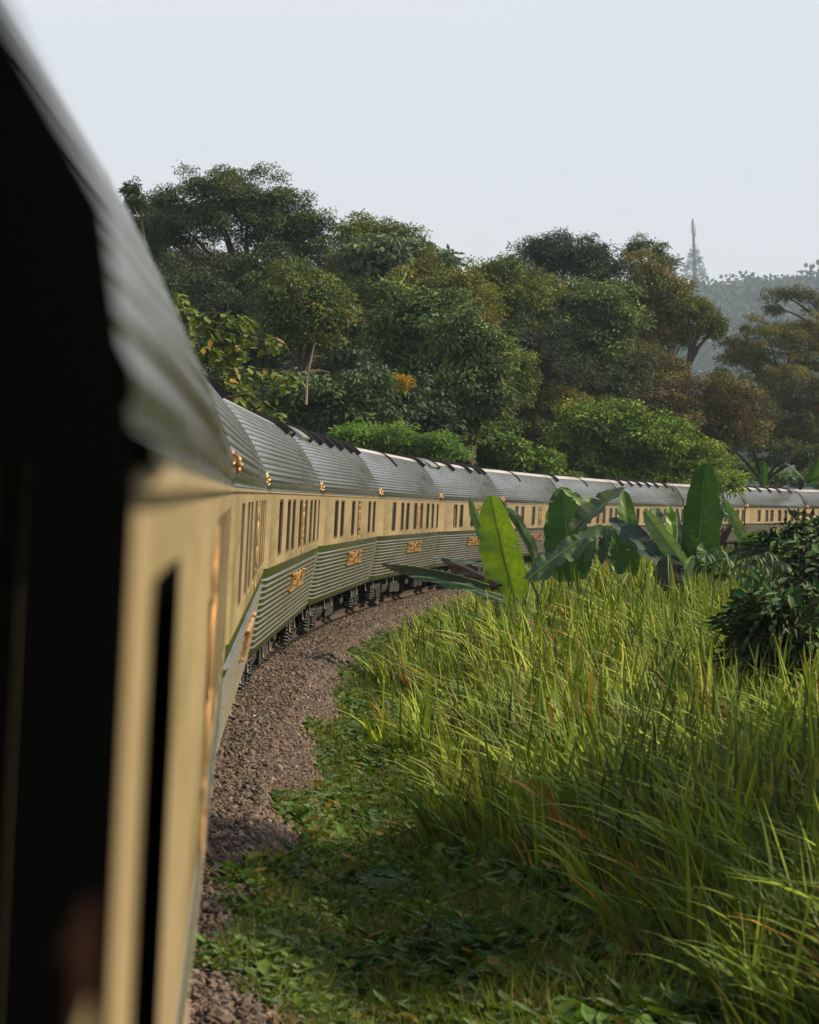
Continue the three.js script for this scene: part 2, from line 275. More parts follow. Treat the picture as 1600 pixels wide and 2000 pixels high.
function makeCarriage(L, wins, opt) {
  const TAPER = opt.taper ?? TAPER0, root = new THREE.Group(), h = L / 2, zs = [[-h, INSET], [-h + TAPER, 0], [h - TAPER, 0], [h, INSET]];
  const s2z = f => h - f * L;                                   // 0 = near end
  // upper side with window openings
  const sh = new THREE.Shape(); sh.moveTo(-h + TAPER, Y1); sh.lineTo(h - TAPER, Y1); sh.lineTo(h - TAPER, Y2); sh.lineTo(-h + TAPER, Y2);
  const ww = opt.ww ?? 1.04, wy0 = Y1 + 0.09, wy1 = Y2 - 0.085, rad = 0.06;
  const rr_ = (S, x0, y0, x1, y1, r) => { S.moveTo(x0 + r, y0); S.lineTo(x1 - r, y0); S.quadraticCurveTo(x1, y0, x1, y0 + r); S.lineTo(x1, y1 - r); S.quadraticCurveTo(x1, y1, x1 - r, y1); S.lineTo(x0 + r, y1); S.quadraticCurveTo(x0, y1, x0, y1 - r); S.lineTo(x0, y0 + r); S.quadraticCurveTo(x0, y0, x0 + r, y0); return S; };
  const us = wins.map(f => -s2z(f));                            // shape x = -z
  const w2 = wins.map(() => ww / 2);
  us.forEach((u, i) => { const lo = Math.max(u - w2[i], -h + TAPER + 0.05), hi = Math.min(u + w2[i], h - TAPER - 0.05); sh.holes.push(rr_(new THREE.Path(), lo, wy0, hi, wy1, rad)); });
  const upper = new THREE.ExtrudeGeometry(sh, { depth: 0.05, bevelEnabled: false, curveSegments: 4 }).rotateY(Math.PI / 2).translate(HALF - 0.05, 0, 0);
  const ends = sweepBody([[HALF, Y1], [HALF, Y2]], [zs[0], zs[1]]), ends2 = sweepBody([[HALF, Y1], [HALF, Y2]], [zs[2], zs[3]]);
  part('upper_side', merged([upper, ends, ends2]), M.cream, root);
  part('far_side', (() => { const g = sweepBody([[HALF, Y1], [HALF, Y2]], zs); g.rotateY(Math.PI); return g; })(), M.cream, root);
  part('lower_side', sweepBody(lowerProfile, zs, true), M.green, root);
  part('rib_highlight_strips', merged(ribHighlightProfiles.map(p => sweepBody(p, zs, true))), M.ribHighlight, root);
  part('cant_rail', sweepBody([[HALF - 0.004, Y2 - 0.02], [HALF + 0.018, Y2 - 0.012], [HALF + 0.018, Y2 + 0.004], [HALF - 0.004, Y2 + 0.012]], zs, true), opt.rail ?? M.cream, root);
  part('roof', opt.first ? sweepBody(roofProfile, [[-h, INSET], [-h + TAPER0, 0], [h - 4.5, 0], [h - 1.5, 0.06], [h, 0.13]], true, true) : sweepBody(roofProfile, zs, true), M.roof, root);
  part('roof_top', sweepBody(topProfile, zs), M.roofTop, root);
  part('floor', box(2.36, 0.06, L - 0.1, 0, Y0, 0), M.under, root);
  part('interior_lining', merged([box(0.03, 1.75, L - 1.7, -1.2, 1.9, 0), box(2.3, 0.03, L - 1.7, 0, 1.08, 0), box(2.3, 0.03, L - 1.7, 0, 2.72, 0), box(2.3, 1.7, 0.03, 0, 1.9, h - 0.86), box(2.3, 1.7, 0.03, 0, 1.9, -h + 0.86)]), M.lining, root);
  const endShape = new THREE.Shape(); { const pts = [[1.14, Y0], [1.3, Y1], [1.3, Y2]]; for (let k = 1; k <= 10; k++) { const q = roofAt(roofLen * k / 10); pts.push([q.x * 0.93, q.y - 0.02]); } const all = pts.concat(pts.slice(0, -1).map(([x, y]) => [-x, y]).reverse()); all.forEach(([x, y], i) => i ? endShape.lineTo(x, y) : endShape.moveTo(x, y)); }
  for (const z of [-h, h - 0.05]) part('end_wall', new THREE.ExtrudeGeometry(endShape, { depth: 0.05, bevelEnabled: false }).translate(0, 0, z), M.black, root);
  // black hoop round the far end
  const arch = [[1.24 - INSET + 0.01, Y0], [HALF - INSET + 0.012, Y1], [HALF - INSET + 0.012, Y2]]; for (let k = 1; k <= 14; k++) { const q = roofAt(roofLen * k / 14); arch.push([q.x * (1 - INSET / HALF) + 0.008, q.y + 0.014]); }
  const archAll = arch.concat(arch.slice(0, -1).map(([x, y]) => [-x, y]).reverse());
  part('end_hoop', sweepBody2(archAll, -h - 0.05, -h + 0.05), M.black, root);
  part('gangway', merged([0, 1, 2, 3, 4].map(k => box(1.9 - (k % 2) * 0.16, 2.35, 0.035, 0, 1.95, -h - 0.07 - k * 0.04))), M.black, root);
  us.forEach((u, i) => {
    const lo = Math.max(u - w2[i], -h + TAPER + 0.05), hi = Math.min(u + w2[i], h - TAPER - 0.05);
    const S = rr_(new THREE.Shape(), lo, wy0, hi, wy1, rad); S.holes.push(rr_(new THREE.Path(), lo + 0.028, wy0 + 0.028, hi - 0.028, wy1 - 0.028, rad * 0.7));
    const w = part('window', new THREE.ExtrudeGeometry(S, { depth: opt.first && i === 0 ? 0.16 : 0.03, bevelEnabled: false, curveSegments: 4 }).rotateY(Math.PI / 2).translate(opt.first && i === 0 ? HALF - 0.157 : HALF - 0.046, 0, 0), opt.first && i === 0 ? M.black : M.frame, root);  // first window: frame deepened and blackened to imitate the dark inside
    if (opt.first && i === 0) { w.userData.label = 'open window, its pane let down and its frame blackened to imitate the dark inside'; return; }
    part('pane', new THREE.PlaneGeometry(hi - lo - 0.05, wy1 - wy0 - 0.05).rotateY(Math.PI / 2).translate(HALF - 0.034, (wy0 + wy1) / 2, -(lo + hi) / 2), M.pane, w);
    if (opt.first) return;
    const fold = new Strip(), cw = (hi - lo) * 0.3, side = hash(i, L * 10 + wins.length) < 0.5 ? -1 : 1, N = 16;
    for (let k = 0; k <= N; k++) { const z = -((side > 0 ? hi - cw : lo) + cw * k / N), x = HALF - 0.16 + 0.02 * Math.sin(k * 1.7); fold.v(x, wy0 - 0.02, z); fold.v(x, wy1 + 0.02, z); }
    for (let k = 0; k < N; k++) fold.quad(k * 2, k * 2 + 2, k * 2 + 3, k * 2 + 1);
    part('curtain', fold.build(), M.curtain, w);
  });
  { const c = part('crest', SHARED.crest, M.crest, root); c.position.set(HALF + 0.005, (Y1 + Y2) / 2, s2z(opt.crest ?? 0.578)); }
  { const c = part('lettering', SHARED.letters, M.gold, root); const f = 0.66; c.position.set(mix(1.24, HALF, f) + 0.026, mix(Y0, Y1, f), s2z(opt.first ? 0.265 : 0.545)); c.rotation.z = -Math.atan2(0.16, Y1 - Y0); if (opt.first) c.scale.set(0.5, 0.8, 0.45); }
  for (const z of opt.first ? [-h + TAPER / 2 - 0.15] : [h - TAPER / 2 + 0.1, -h + TAPER / 2 - 0.15]) { const c = part('emblem', SHARED.emblem, M.gold, root); c.position.set(HALF - INSET * 0.45 + 0.01, Y2 + 0.13, z); c.rotation.y = z > 0 ? -INSET / TAPER : INSET / TAPER; }
  for (const f of opt.bars ?? []) part('roof_bar', barGeo(s2z(f), 0.12, 0.085, SMOOTH_AT - 0.24, roofLen - 0.08), M.bar, root);
  for (const f of opt.hoops ?? []) part('roof_hoop', barGeo(s2z(f), 0.035, 0.03, SMOOTH_AT - 0.4, roofLen - 0.02), M.bar, root);
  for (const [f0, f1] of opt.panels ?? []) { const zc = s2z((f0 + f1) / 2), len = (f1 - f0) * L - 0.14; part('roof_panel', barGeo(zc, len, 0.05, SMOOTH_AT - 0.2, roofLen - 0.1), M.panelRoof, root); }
  for (const z of [h - 3.0, -h + 3.0]) {
    const b = part('bogie', SHARED.frame, M.under, root); b.position.z = z;
    for (const x of [0.535, -0.535]) for (const q of [0.85, -0.85]) { const w = part('wheel', SHARED.wheel, M.under, b); w.position.set(x * 1.02, 0.38, q); if (x < 0) w.rotation.y = Math.PI; }
    for (const q of [0.62, 1.08, -0.62, -1.08]) { const w = part('spring', SHARED.spring, M.spring, b); w.position.set(1.03, 0.24, q); }
  }
  part('underfloor_equipment', merged([box(2.0, 0.42, 2.2, 0, 0.46, 0.4), box(1.7, 0.5, 1.4, 0, 0.42, -2.4), new THREE.CylinderGeometry(0.2, 0.2, 1.5, 14).rotateX(Math.PI / 2).translate(0.8, 0.42, 2.9), box(1.9, 0.3, 1.0, 0, 0.5, -4.2)]), M.under, root);
  const hook = tube([V(1.18, 0.72, 0), V(1.2, 0.6, 0), V(1.21, 0.52, 0.01), V(1.26, 0.5, 0.05)], 0.017, 0.017, 6);
  for (const z of [h - 1.0, h - 4.6, h - 6.4, -h + 6.2, -h + 4.4, -h + 1.0]) { const k = part('hose', hook, M.steel, root); k.position.z = z; }
  return root;
}
function sweepBody2(pts, z0, z1) { // closed black hoop: a thick band following the outline
  const s = new Strip(), n = pts.length, o = pts.map(([x, y]) => [x * 1.0, y]), inn = pts.map(([x, y]) => [x * 0.95, y - 0.06 * Math.max(0, (y - Y2)) - 0.01]);
  for (let i = 0; i < n - 1; i++) {
    const q = (A, B, za, zb) => { const a = s.v(A[i][0], A[i][1], za), b = s.v(A[i + 1][0], A[i + 1][1], za), c = s.v(B[i + 1][0], B[i + 1][1], zb), d = s.v(B[i][0], B[i][1], zb); s.quad(a, b, c, d); };
    q(o, o, z0, z1); q(inn, inn, z1, z0); q(inn, o, z1, z1); q(o, inn, z0, z0);
  }
  return s.build(0.5);
}
function barGeo(z, w, hgt, s0, s1) { // a bar lying across the roof, following its curve
  const st = new Strip(), n = 10, rows = [];
  for (let k = 0; k <= n; k++) { const s = mix(s0, s1, k / n), q = roofAt(s), a = roofAt(s - 0.01), b = roofAt(Math.min(roofLen, s + 0.01)), m = V(b.y - a.y, -(b.x - a.x), 0).normalize(); rows.push([q, m]); }
  const ring = rows.map(([q, m]) => { const e = hgt + 0.014; return [[0, -1], [e, -1], [e, 1], [0, 1]].map(([o, sd]) => st.v(q.x + m.x * o, q.y + m.y * o, z + sd * w / 2)); });
  for (let k = 0; k < n; k++) for (let j = 0; j < 3; j++) st.quad(ring[k][j], ring[k + 1][j], ring[k + 1][j + 1], ring[k][j + 1]);
  st.quad(...ring[0]); st.quad(...[...ring[n]].reverse());
  return st.build(0.3);
}
// joints along the side line
const joints = [2.1, 17.6]; { let d = 17.6; while (d < 235) { let lo = d, hi = d + 25; for (let k = 0; k < 40; k++) { const m = (lo + hi) / 2; (Math.hypot(m - d, sideX(m) - sideX(d)) < 19.1 ? lo = m : hi = m); } d = lo; joints.push(d); } }
const carOpts = [
  [W7, { ww: 0.95, first: true, taper: 0.25, crest: 0.355, hoops: [0.5] }, 'cream and green carriage nearest to the camera, its side blurred at the left edge'],
  [W8, { bars: [0.84] }, 'cream and green carriage with eight windows, directly ahead of the blurred nearest one'],
  [W8, { bars: [0.80, 0.92], panels: [[0.80, 0.92]] }, 'carriage third along the train, between the first two sharp gold end emblems'],
  [W6, { bars: [0.16, 0.30, 0.46, 0.62, 0.80, 0.93], panels: [[0.06, 0.16]] }, 'carriage with three pairs of windows and a row of thick black roof bars'],
  [W8, { hoops: [0.42], bars: [0.95] }, 'carriage with a bare pale roof strip and one thin hoop, left of the dark gap'],
  [W6, { bars: [0.16, 0.38, 0.66, 0.82, 0.91], panels: [[0.06, 0.16]] }, 'carriage right of the dark gap, above the grey and brown drooping banana leaves'],
  [W6, { hoops: [0.40] }, 'carriage behind the bright upright banana leaf, its roof with a thin hoop'],
  [W8, { bars: [0.06], hoops: [0.48] }, 'carriage behind the crossed dark banana leaves in the middle'],
  [W8, { bars: [0.10, 0.24, 0.38, 0.52, 0.66, 0.82], hoops: [0.9] }, 'carriage with evenly spaced black roof bars left of the tallest banana leaf'],
  [W8, { hoops: [0.35], bars: [0.9] }, 'carriage just right of the tallest banana leaf, before the wide black gangway'],
  [W8, { bars: [0.06, 0.17, 0.33, 0.50, 0.66, 0.85] }, 'last carriage in view at the right edge, beyond the black gangway'],
  [W6, { hoops: [0.5] }, 'carriage at the far end of the train beyond the right edge'],
];
for (let i = 0; i < joints.length - 1 && i < carOpts.length; i++) {
  const d0 = joints[i] + (i ? 0.14 : 0), d1 = joints[i + 1] - 0.14, [w, o, label] = carOpts[i];
  const a = fromTrack(d0, 0), b = fromTrack(d1, 0), L = Math.hypot(a.x - b.x, a.z - b.z);
  const c = makeCarriage(L, w, o); c.name = numbered('railway_carriage'); scene.add(c);
  tag(c, label, 'railway carriage', 'carriages of the cream and green train');
  c.position.set((a.x + b.x) / 2, (rise(d0) + rise(d1)) / 2, (a.z + b.z) / 2);
  c.rotation.set(Math.asin((rise(d1) - rise(d0)) / L), -Math.atan2(b.x - a.x, a.z - b.z), 0, 'YXZ');
}
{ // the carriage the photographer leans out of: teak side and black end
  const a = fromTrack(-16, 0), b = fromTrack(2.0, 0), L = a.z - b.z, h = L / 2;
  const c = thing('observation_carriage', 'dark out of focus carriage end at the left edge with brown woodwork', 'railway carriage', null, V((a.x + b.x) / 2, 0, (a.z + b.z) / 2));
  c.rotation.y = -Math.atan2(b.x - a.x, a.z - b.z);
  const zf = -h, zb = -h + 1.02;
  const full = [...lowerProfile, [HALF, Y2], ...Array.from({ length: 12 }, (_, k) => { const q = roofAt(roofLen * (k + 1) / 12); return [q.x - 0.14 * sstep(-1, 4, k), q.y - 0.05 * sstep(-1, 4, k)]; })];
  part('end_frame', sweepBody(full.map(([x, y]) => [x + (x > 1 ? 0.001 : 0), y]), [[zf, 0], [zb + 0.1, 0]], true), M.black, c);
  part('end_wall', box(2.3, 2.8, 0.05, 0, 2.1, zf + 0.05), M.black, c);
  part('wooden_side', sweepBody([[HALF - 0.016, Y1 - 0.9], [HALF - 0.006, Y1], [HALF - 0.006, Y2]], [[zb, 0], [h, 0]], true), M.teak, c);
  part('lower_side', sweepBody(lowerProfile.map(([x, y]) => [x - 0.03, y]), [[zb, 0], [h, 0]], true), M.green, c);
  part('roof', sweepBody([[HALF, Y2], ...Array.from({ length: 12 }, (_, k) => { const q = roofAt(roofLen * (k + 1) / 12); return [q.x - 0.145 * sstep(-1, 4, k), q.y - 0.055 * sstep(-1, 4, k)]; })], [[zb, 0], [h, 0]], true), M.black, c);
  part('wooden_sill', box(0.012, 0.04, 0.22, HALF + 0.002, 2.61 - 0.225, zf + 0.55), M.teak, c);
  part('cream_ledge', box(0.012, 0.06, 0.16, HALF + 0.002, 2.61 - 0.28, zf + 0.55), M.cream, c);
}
// ---------------------------------------------------------------- foliage
const leafMat = (o = {}) => new THREE.MeshPhysicalMaterial({ color: 0xffffff, roughness: 0.62, side: THREE.DoubleSide, specularIntensity: 0.45, ...o });
M.leaf = leafMat({ transmission: 0.2, thickness: 0, roughness: 0.85, specularIntensity: 0.6 });
M.leafThin = leafMat({ transmission: 0.42, thickness: 0, roughness: 0.88 });
M.bark = std([0.16, 0.12, 0.085], { roughness: 0.9, map: dataTex(128, (u, v) => 0.55 + 0.7 * (tnoise(u, v * 0.3, 20, 3) - 0.2), true, 1, 1) });
M.barkRed = std([0.27, 0.15, 0.09], { roughness: 0.9 });
M.barkPale = std([0.36, 0.29, 0.22], { roughness: 0.9 });
// a spray of small pointed leaves on a twig; len is one leaf, r the spray's radius
function sprayGeo(k, n, r, len, wid, droop) {
  seed = 5000 + k * 31; const s = new Strip();
  for (let i = 0; i < n; i++) {
    const a = rnd() * 6.283, q = Math.pow(rnd(), 0.6) * r, p = V(Math.cos(a) * q, gauss() * r * 0.35 - droop * q * q / r, Math.sin(a) * q);
    const out = V(Math.cos(a) + gauss() * 0.7, gauss() * 0.8 - droop, Math.sin(a) + gauss() * 0.7).normalize();
    const nn = V(gauss() * 0.7, 1, gauss() * 0.7), sd = out.clone().cross(nn).normalize(), up = sd.clone().cross(out);
    const l = len * rr(0.7, 1.25), w = wid * rr(0.7, 1.2);
    const b = s.v(p.x, p.y, p.z), m = p.clone().addScaledVector(out, l * 0.5).addScaledVector(up, l * 0.07), L = m.clone().addScaledVector(sd, w / 2).addScaledVector(up, w * 0.12), R = m.clone().addScaledVector(sd, -w / 2).addScaledVector(up, w * 0.12), t = p.clone().addScaledVector(out, l).addScaledVector(up, -l * 0.08);
    const iL = s.v(L.x, L.y, L.z, 0, 0.5), iR = s.v(R.x, R.y, R.z, 1, 0.5), iT = s.v(t.x, t.y, t.z, 0.5, 1);
    s.tri(b, iR, iT); s.tri(b, iT, iL);
  }
  return s.build();
}
const SPRAY = { small: [0, 1, 2].map(k => sprayGeo(k, 22, 0.40, 0.19, 0.085, 0.3)), mid: [3, 4, 5].map(k => sprayGeo(k, 16, 0.44, 0.27, 0.12, 0.5)), big: [6, 7].map(k => sprayGeo(k, 10, 0.5, 0.46, 0.2, 0.8)), fine: [8, 9].map(k => sprayGeo(k, 26, 0.38, 0.14, 0.075, 0.1)) };
const o3 = new THREE.Object3D(), c3 = new THREE.Color();
// trees are described by the lobes of their crowns: [x, y, rx, ry] in source pixels at their distance
function makeTree(name, label, cat, d, lobes, col, opt = {}) {
  seed = (opt.seed ?? 0) + Math.round(lobes[0][0] * 7 + lobes[0][1] * 13 + d);
  const k = d / F, cx = opt.trunkX ?? lobes.reduce((a, l) => a + l[0], 0) / lobes.length;
  const foot = pix(cx, 1000, d); foot.y = groundY(foot.x, d) - 0.1;
  const t = thing(name, label, cat, opt.group, foot);
  const L = lobes.map(([x, y, rx, ry, dz]) => { const c = pix(x, y, d).sub(foot); c.z += (dz ?? gauss() * 0.5) * rx * k; return { c, rx: rx * k * 1.12, ry: ry * k * 1.1, rz: rx * k }; });
  // trunk and limbs
  const top = L.reduce((a, l) => (l.c.y > a.y ? l.c : a), V(0, 0, 0)), low = Math.min(...L.map(l => l.c.y - l.ry));
  const fork = V(0, Math.max(0.4, low * 0.85), 0), R = opt.trunk ?? Math.max(0.08, top.y * 0.018), g = [];
  const bend = p => V(p.x + gauss() * 0.12, p.y, p.z + gauss() * 0.12);
  g.push(tube([V(0, -0.3, 0), bend(V(0, fork.y * 0.35, 0)), bend(V(0, fork.y * 0.7, 0)), fork], R * 1.25, R * 0.85, 8));
  for (const l of L) { const e = l.c.clone().add(V(0, l.ry * 0.2, 0)), m1 = fork.clone().lerp(e, 0.35).add(V(gauss() * 0.2, Math.abs(e.y - fork.y) * 0.12, gauss() * 0.2)), m2 = fork.clone().lerp(e, 0.7).add(V(gauss() * 0.25, Math.abs(e.y - fork.y) * 0.1, gauss() * 0.25)); g.push(tube([fork, m1, m2, e], R * 0.62, R * 0.1, 6)); }
  part('trunk', merged(g), opt.bark ?? M.bark, t);
  // crown: each lobe is broken into tufts, each tuft carries sprays of leaves over its shell
  const mats = [], cols = [], area = opt.dens ?? 1, sr = opt.spray ?? 0.42, hue = rr(-1, 1);
  for (const l of L) {
    const tuft = opt.tuft ?? 0.33, nt = Math.max(7, Math.round(19 * (opt.tufts ?? 1) * Math.max(0.6, l.rx * l.ry / (l.rx * l.rx)))), lh = gauss() * 0.12;
    for (let i = 0; i < nt; i++) {
      const u = rr(-0.8, 1), a = rnd() * 6.283, q = Math.sqrt(1 - u * u), rad = rr(0.55, 1.16);
      const tc = V(l.c.x + Math.cos(a) * q * l.rx * rad, l.c.y + u * l.ry * rad, l.c.z + Math.sin(a) * q * l.rz * rad);
      const tr = tuft * Math.min(l.rx, l.ry * 1.3) * (rad > 1 ? rr(0.5, 0.9) : rr(0.6, 1.35)), n = Math.max(5, Math.round(area * 6 * (tr * tr) / (sr * sr) + 3)), th = gauss() * 0.34 + lh;
      for (let j = 0; j < n; j++) {
        const w = Math.pow(rnd(), 0.7) * 1.7 - 0.7, b = rnd() * 6.283, p = Math.sqrt(Math.max(0, 1 - w * w)), rd = tr * Math.pow(rnd(), 0.3);
        o3.position.set(tc.x + Math.cos(b) * p * rd * 1.15, tc.y + w * rd * 0.78, tc.z + Math.sin(b) * p * rd * 1.15);
        o3.rotation.set(gauss() * 0.5 + Math.sin(b) * p * 0.6, rnd() * 6.283, gauss() * 0.5 - Math.cos(b) * p * 0.6); o3.scale.setScalar((sr / 0.42) * rr(0.7, 1.2)); o3.updateMatrix(); mats.push(o3.matrix.clone());
        const v = Math.max(0.35, 1 + th + gauss() * 0.22), h = gauss() * 0.18 + hue * 0.06 + th * 0.4, alt = opt.alt && rnd() < (opt.altP ?? 0.08);
        const base = alt ? opt.alt : col; cols.push([base[0] * v * (1 + h), base[1] * v, base[2] * v * (1 - h)]);
      }
    }
    // sparse inner leaves
    const ni = Math.round(26 * area * l.rx * l.ry);
    for (let j = 0; j < ni; j++) { const a = rnd() * 6.283, u = rr(-0.7, 0.8), q = Math.sqrt(1 - u * u) * rr(0, 0.75); o3.position.set(l.c.x + Math.cos(a) * q * l.rx, l.c.y + u * 0.75 * l.ry, l.c.z + Math.sin(a) * q * l.rz); o3.rotation.set(gauss(), rnd() * 6, gauss()); o3.scale.setScalar(sr / 0.42 * rr(0.7, 1.1)); o3.updateMatrix(); mats.push(o3.matrix.clone()); cols.push([col[0], col[1], col[2]].map(x => x * rr(0.7, 1.1))); }
  }
  const list = SPRAY[opt.leaf ?? 'small'], crown = new THREE.InstancedMesh(list[Math.floor(rnd() * list.length)], opt.mat ?? M.leaf, mats.length);
  mats.forEach((m, i) => { crown.setMatrixAt(i, m); crown.setColorAt(i, c3.setRGB(...cols[i])); });
  crown.name = 'crown'; crown.userData.kind = 'stuff'; t.add(crown);
  TREESTAT.n += mats.length; TREESTAT.t++;
  return t;
}
const TREESTAT = { n: 0, t: 0 };
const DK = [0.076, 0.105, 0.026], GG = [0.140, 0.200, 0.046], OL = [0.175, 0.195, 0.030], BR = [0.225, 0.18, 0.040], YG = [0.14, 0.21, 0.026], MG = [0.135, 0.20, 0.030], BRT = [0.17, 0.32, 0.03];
const FG = 'trees of the wooded slope behind the train';
const T = (label, d, lobes, col, o) => makeTree('broadleaf_tree', label, 'tree', d, lobes, col, { group: FG, ...o });
T('largest dark green tree, its wide domed crown topping the left skyline', 178, [[330, 440, 72, 62], [405, 390, 70, 52], [480, 395, 75, 55], [555, 430, 70, 50], [610, 470, 45, 42], [290, 470, 42, 55], [420, 440, 80, 40], [510, 465, 80, 40]], DK, { trunkX: 452, trunk: 0.26, seed: 3, tufts: 1.4, spray: 0.4 });
T('olive tree right of the largest dome, its rounded top on the skyline', 172, [[700, 468, 55, 42], [760, 480, 55, 40], [690, 530, 62, 50], [740, 545, 60, 45]], OL, { alt: MG, altP: 0.3, seed: 2 });
T('grey green large-leaved tree between olive crowns on the left skyline', 165, [[790, 500, 50, 34], [735, 500, 42, 34], [845, 508, 34, 26], [775, 540, 40, 30]], [0.150, 0.205, 0.095], { leaf: 'big', mat: M.leafThin });
T('olive brown rounded crown near the middle of the skyline dip', 160, [[850, 540, 58, 40], [905, 570, 48, 40], [820, 570, 50, 45], [920, 610, 38, 40], [870, 600, 50, 40]], OL, { alt: BR, altP: 0.35, leaf: 'small' });
T('sunlit yellow green round tree below the largest dark dome', 138, [[560, 565, 62, 45], [620, 590, 58, 50], [530, 610, 45, 42], [640, 640, 42, 42], [585, 640, 60, 45]], [0.128, 0.180, 0.051], { alt: OL, altP: 0.3, trunkX: 575, leaf: 'small' });
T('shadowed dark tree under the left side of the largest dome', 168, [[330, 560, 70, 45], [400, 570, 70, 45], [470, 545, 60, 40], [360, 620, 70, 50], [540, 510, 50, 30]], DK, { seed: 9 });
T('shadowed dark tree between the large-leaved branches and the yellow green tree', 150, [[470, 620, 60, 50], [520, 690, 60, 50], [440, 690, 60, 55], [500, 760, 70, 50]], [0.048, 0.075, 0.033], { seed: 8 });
T('dark tree behind the yellow green tree, right of its crown', 158, [[690, 600, 50, 60], [700, 680, 55, 60], [650, 700, 55, 50], [740, 640, 45, 60]], DK, { seed: 7 });
T('tall grey green tree in the centre left of the slope, full of hanging leaves', 146, [[790, 610, 50, 50], [850, 630, 60, 55], [800, 690, 65, 55], [870, 700, 60, 55], [830, 760, 70, 50]], GG, { leaf: 'mid', seed: 6 });
T('grey green tree whose rounded sides reach down to the bright bushes at centre', 140, [[905, 650, 55, 50], [935, 700, 50, 55], [900, 760, 60, 50], [950, 770, 42, 50], [890, 820, 60, 45]], [0.120, 0.180, 0.050], { leaf: 'mid', seed: 5 });
T('dark leafy tree standing over the train roof, left of centre', 126, [[600, 780, 60, 45], [660, 800, 50, 40], [560, 800, 40, 40], [720, 780, 55, 45]], [0.100, 0.150, 0.045], { leaf: 'mid', seed: 4 });
const yt = T('green tree with a tuft of yellow blossom, above the bright left bushes', 136, [[780, 790, 55, 45], [740, 830, 55, 40], [820, 820, 60, 40], [700, 740, 50, 50]], [0.075, 0.117, 0.053], { leaf: 'mid', seed: 4 });
T('olive crown left of the highest middle tree', 196, [[1000, 550, 60, 38], [1050, 575, 50, 42], [970, 590, 45, 50], [1020, 610, 60, 40]], [0.105, 0.120, 0.045], { alt: OL, altP: 0.4, leaf: 'small' });
T('green crowns in the skyline dip left of the highest middle tree', 186, [[950, 545, 45, 30], [985, 530, 40, 26], [930, 580, 45, 36], [1010, 580, 50, 40], [960, 620, 60, 45]], MG, { alt: OL, altP: 0.4, seed: 36 });
T('highest middle tree, a dark green dome against the sky', 208, [[1055, 500, 48, 38], [1105, 485, 50, 30], [1150, 515, 45, 36], [1090, 530, 60, 30], [1180, 550, 40, 40]], [0.068, 0.099, 0.048], { tufts: 1.3 });
T('grey green tree filling the middle right of the slope', 198, [[1100, 600, 62, 48], [1165, 595, 55, 48], [1205, 640, 40, 55], [1130, 655, 70, 45], [1180, 700, 55, 50], [1080, 660, 50, 50]], GG, { leaf: 'mid', seed: 1 });
T('brown leaved tree on the right with a bare reddish trunk', 212, [[1240, 530, 48, 34], [1290, 560, 58, 45], [1335, 600, 48, 42], [1290, 620, 62, 40], [1345, 650, 40, 26], [1250, 600, 45, 45], [1230, 660, 36, 30]], BR, { trunkX: 1288, trunk: 0.16, bark: M.barkRed, alt: OL, altP: 0.35, leaf: 'small' });
T('small dark green tuft-topped tree peeping above the brown one', 222, [[1265, 483, 42, 20], [1300, 512, 24, 16], [1240, 490, 24, 14]], DK, { tufts: 0.8 });
T('dark green leafy bough right of the brown tree, before the hazy hill', 210, [[1375, 625, 32, 26], [1350, 600, 26, 24], [1395, 640, 16, 16]], [0.11, 0.14, 0.025], { trunkX: 1330 });
T('olive and rust coloured tree low in the middle of the slope', 188, [[1010, 680, 55, 50], [1050, 730, 50, 50], [990, 750, 50, 50], [1070, 790, 45, 42], [1030, 810, 55, 40]], OL, { alt: BR, altP: 0.45, leaf: 'small', seed: 2 });
T('dark tree under the grey green one in the middle right', 194, [[1130, 745, 60, 42], [1190, 770, 60, 45], [1110, 790, 50, 40], [1240, 730, 40, 45]], [0.068, 0.087, 0.036], { seed: 3, alt: OL, altP: 0.2 });
T('dark brown low tree below the bare reddish trunk', 205, [[1330, 770, 60, 40], [1390, 780, 60, 42], [1450, 800, 45, 42], [1360, 830, 65, 42], [1430, 850, 55, 42], [1290, 800, 45, 42]], [0.15, 0.115, 0.035], { alt: BR, altP: 0.4, leaf: 'small' });
T('wide rusty topped tree at the right edge', 250, [[1440, 690, 40, 30], [1490, 660, 55, 32], [1550, 650, 55, 32], [1610, 660, 55, 40], [1480, 715, 60, 35], [1560, 710, 62, 40]], [0.15, 0.145, 0.03], { alt: [0.15, 0.085, 0.02], altP: 0.2 });
T('olive tree filling the right edge under the rusty topped crown', 242, [[1530, 770, 55, 45], [1590, 770, 50, 55], [1560, 840, 60, 50], [1620, 840, 50, 60], [1500, 840, 42, 45]], [0.17, 0.16, 0.04], { alt: BR, altP: 0.25, leaf: 'small' });
T('thin crowned tree with open branches high at the right edge', 300, [[1520, 575, 26, 16], [1550, 570, 30, 13], [1585, 580, 28, 16], [1515, 600, 18, 10], [1600, 600, 22, 14]], [0.12, 0.13, 0.045], { trunkX: 1640, dens: 0.6, tufts: 0.7, spray: 0.5 });
T('thin twiggy sapling against the sky at the far left', 160, [[262, 370, 8, 8], [268, 395, 8, 8], [240, 425, 16, 12], [232, 415, 8, 8]], DK, { dens: 0.25, tufts: 0.35, trunk: 0.06, trunkX: 262 });
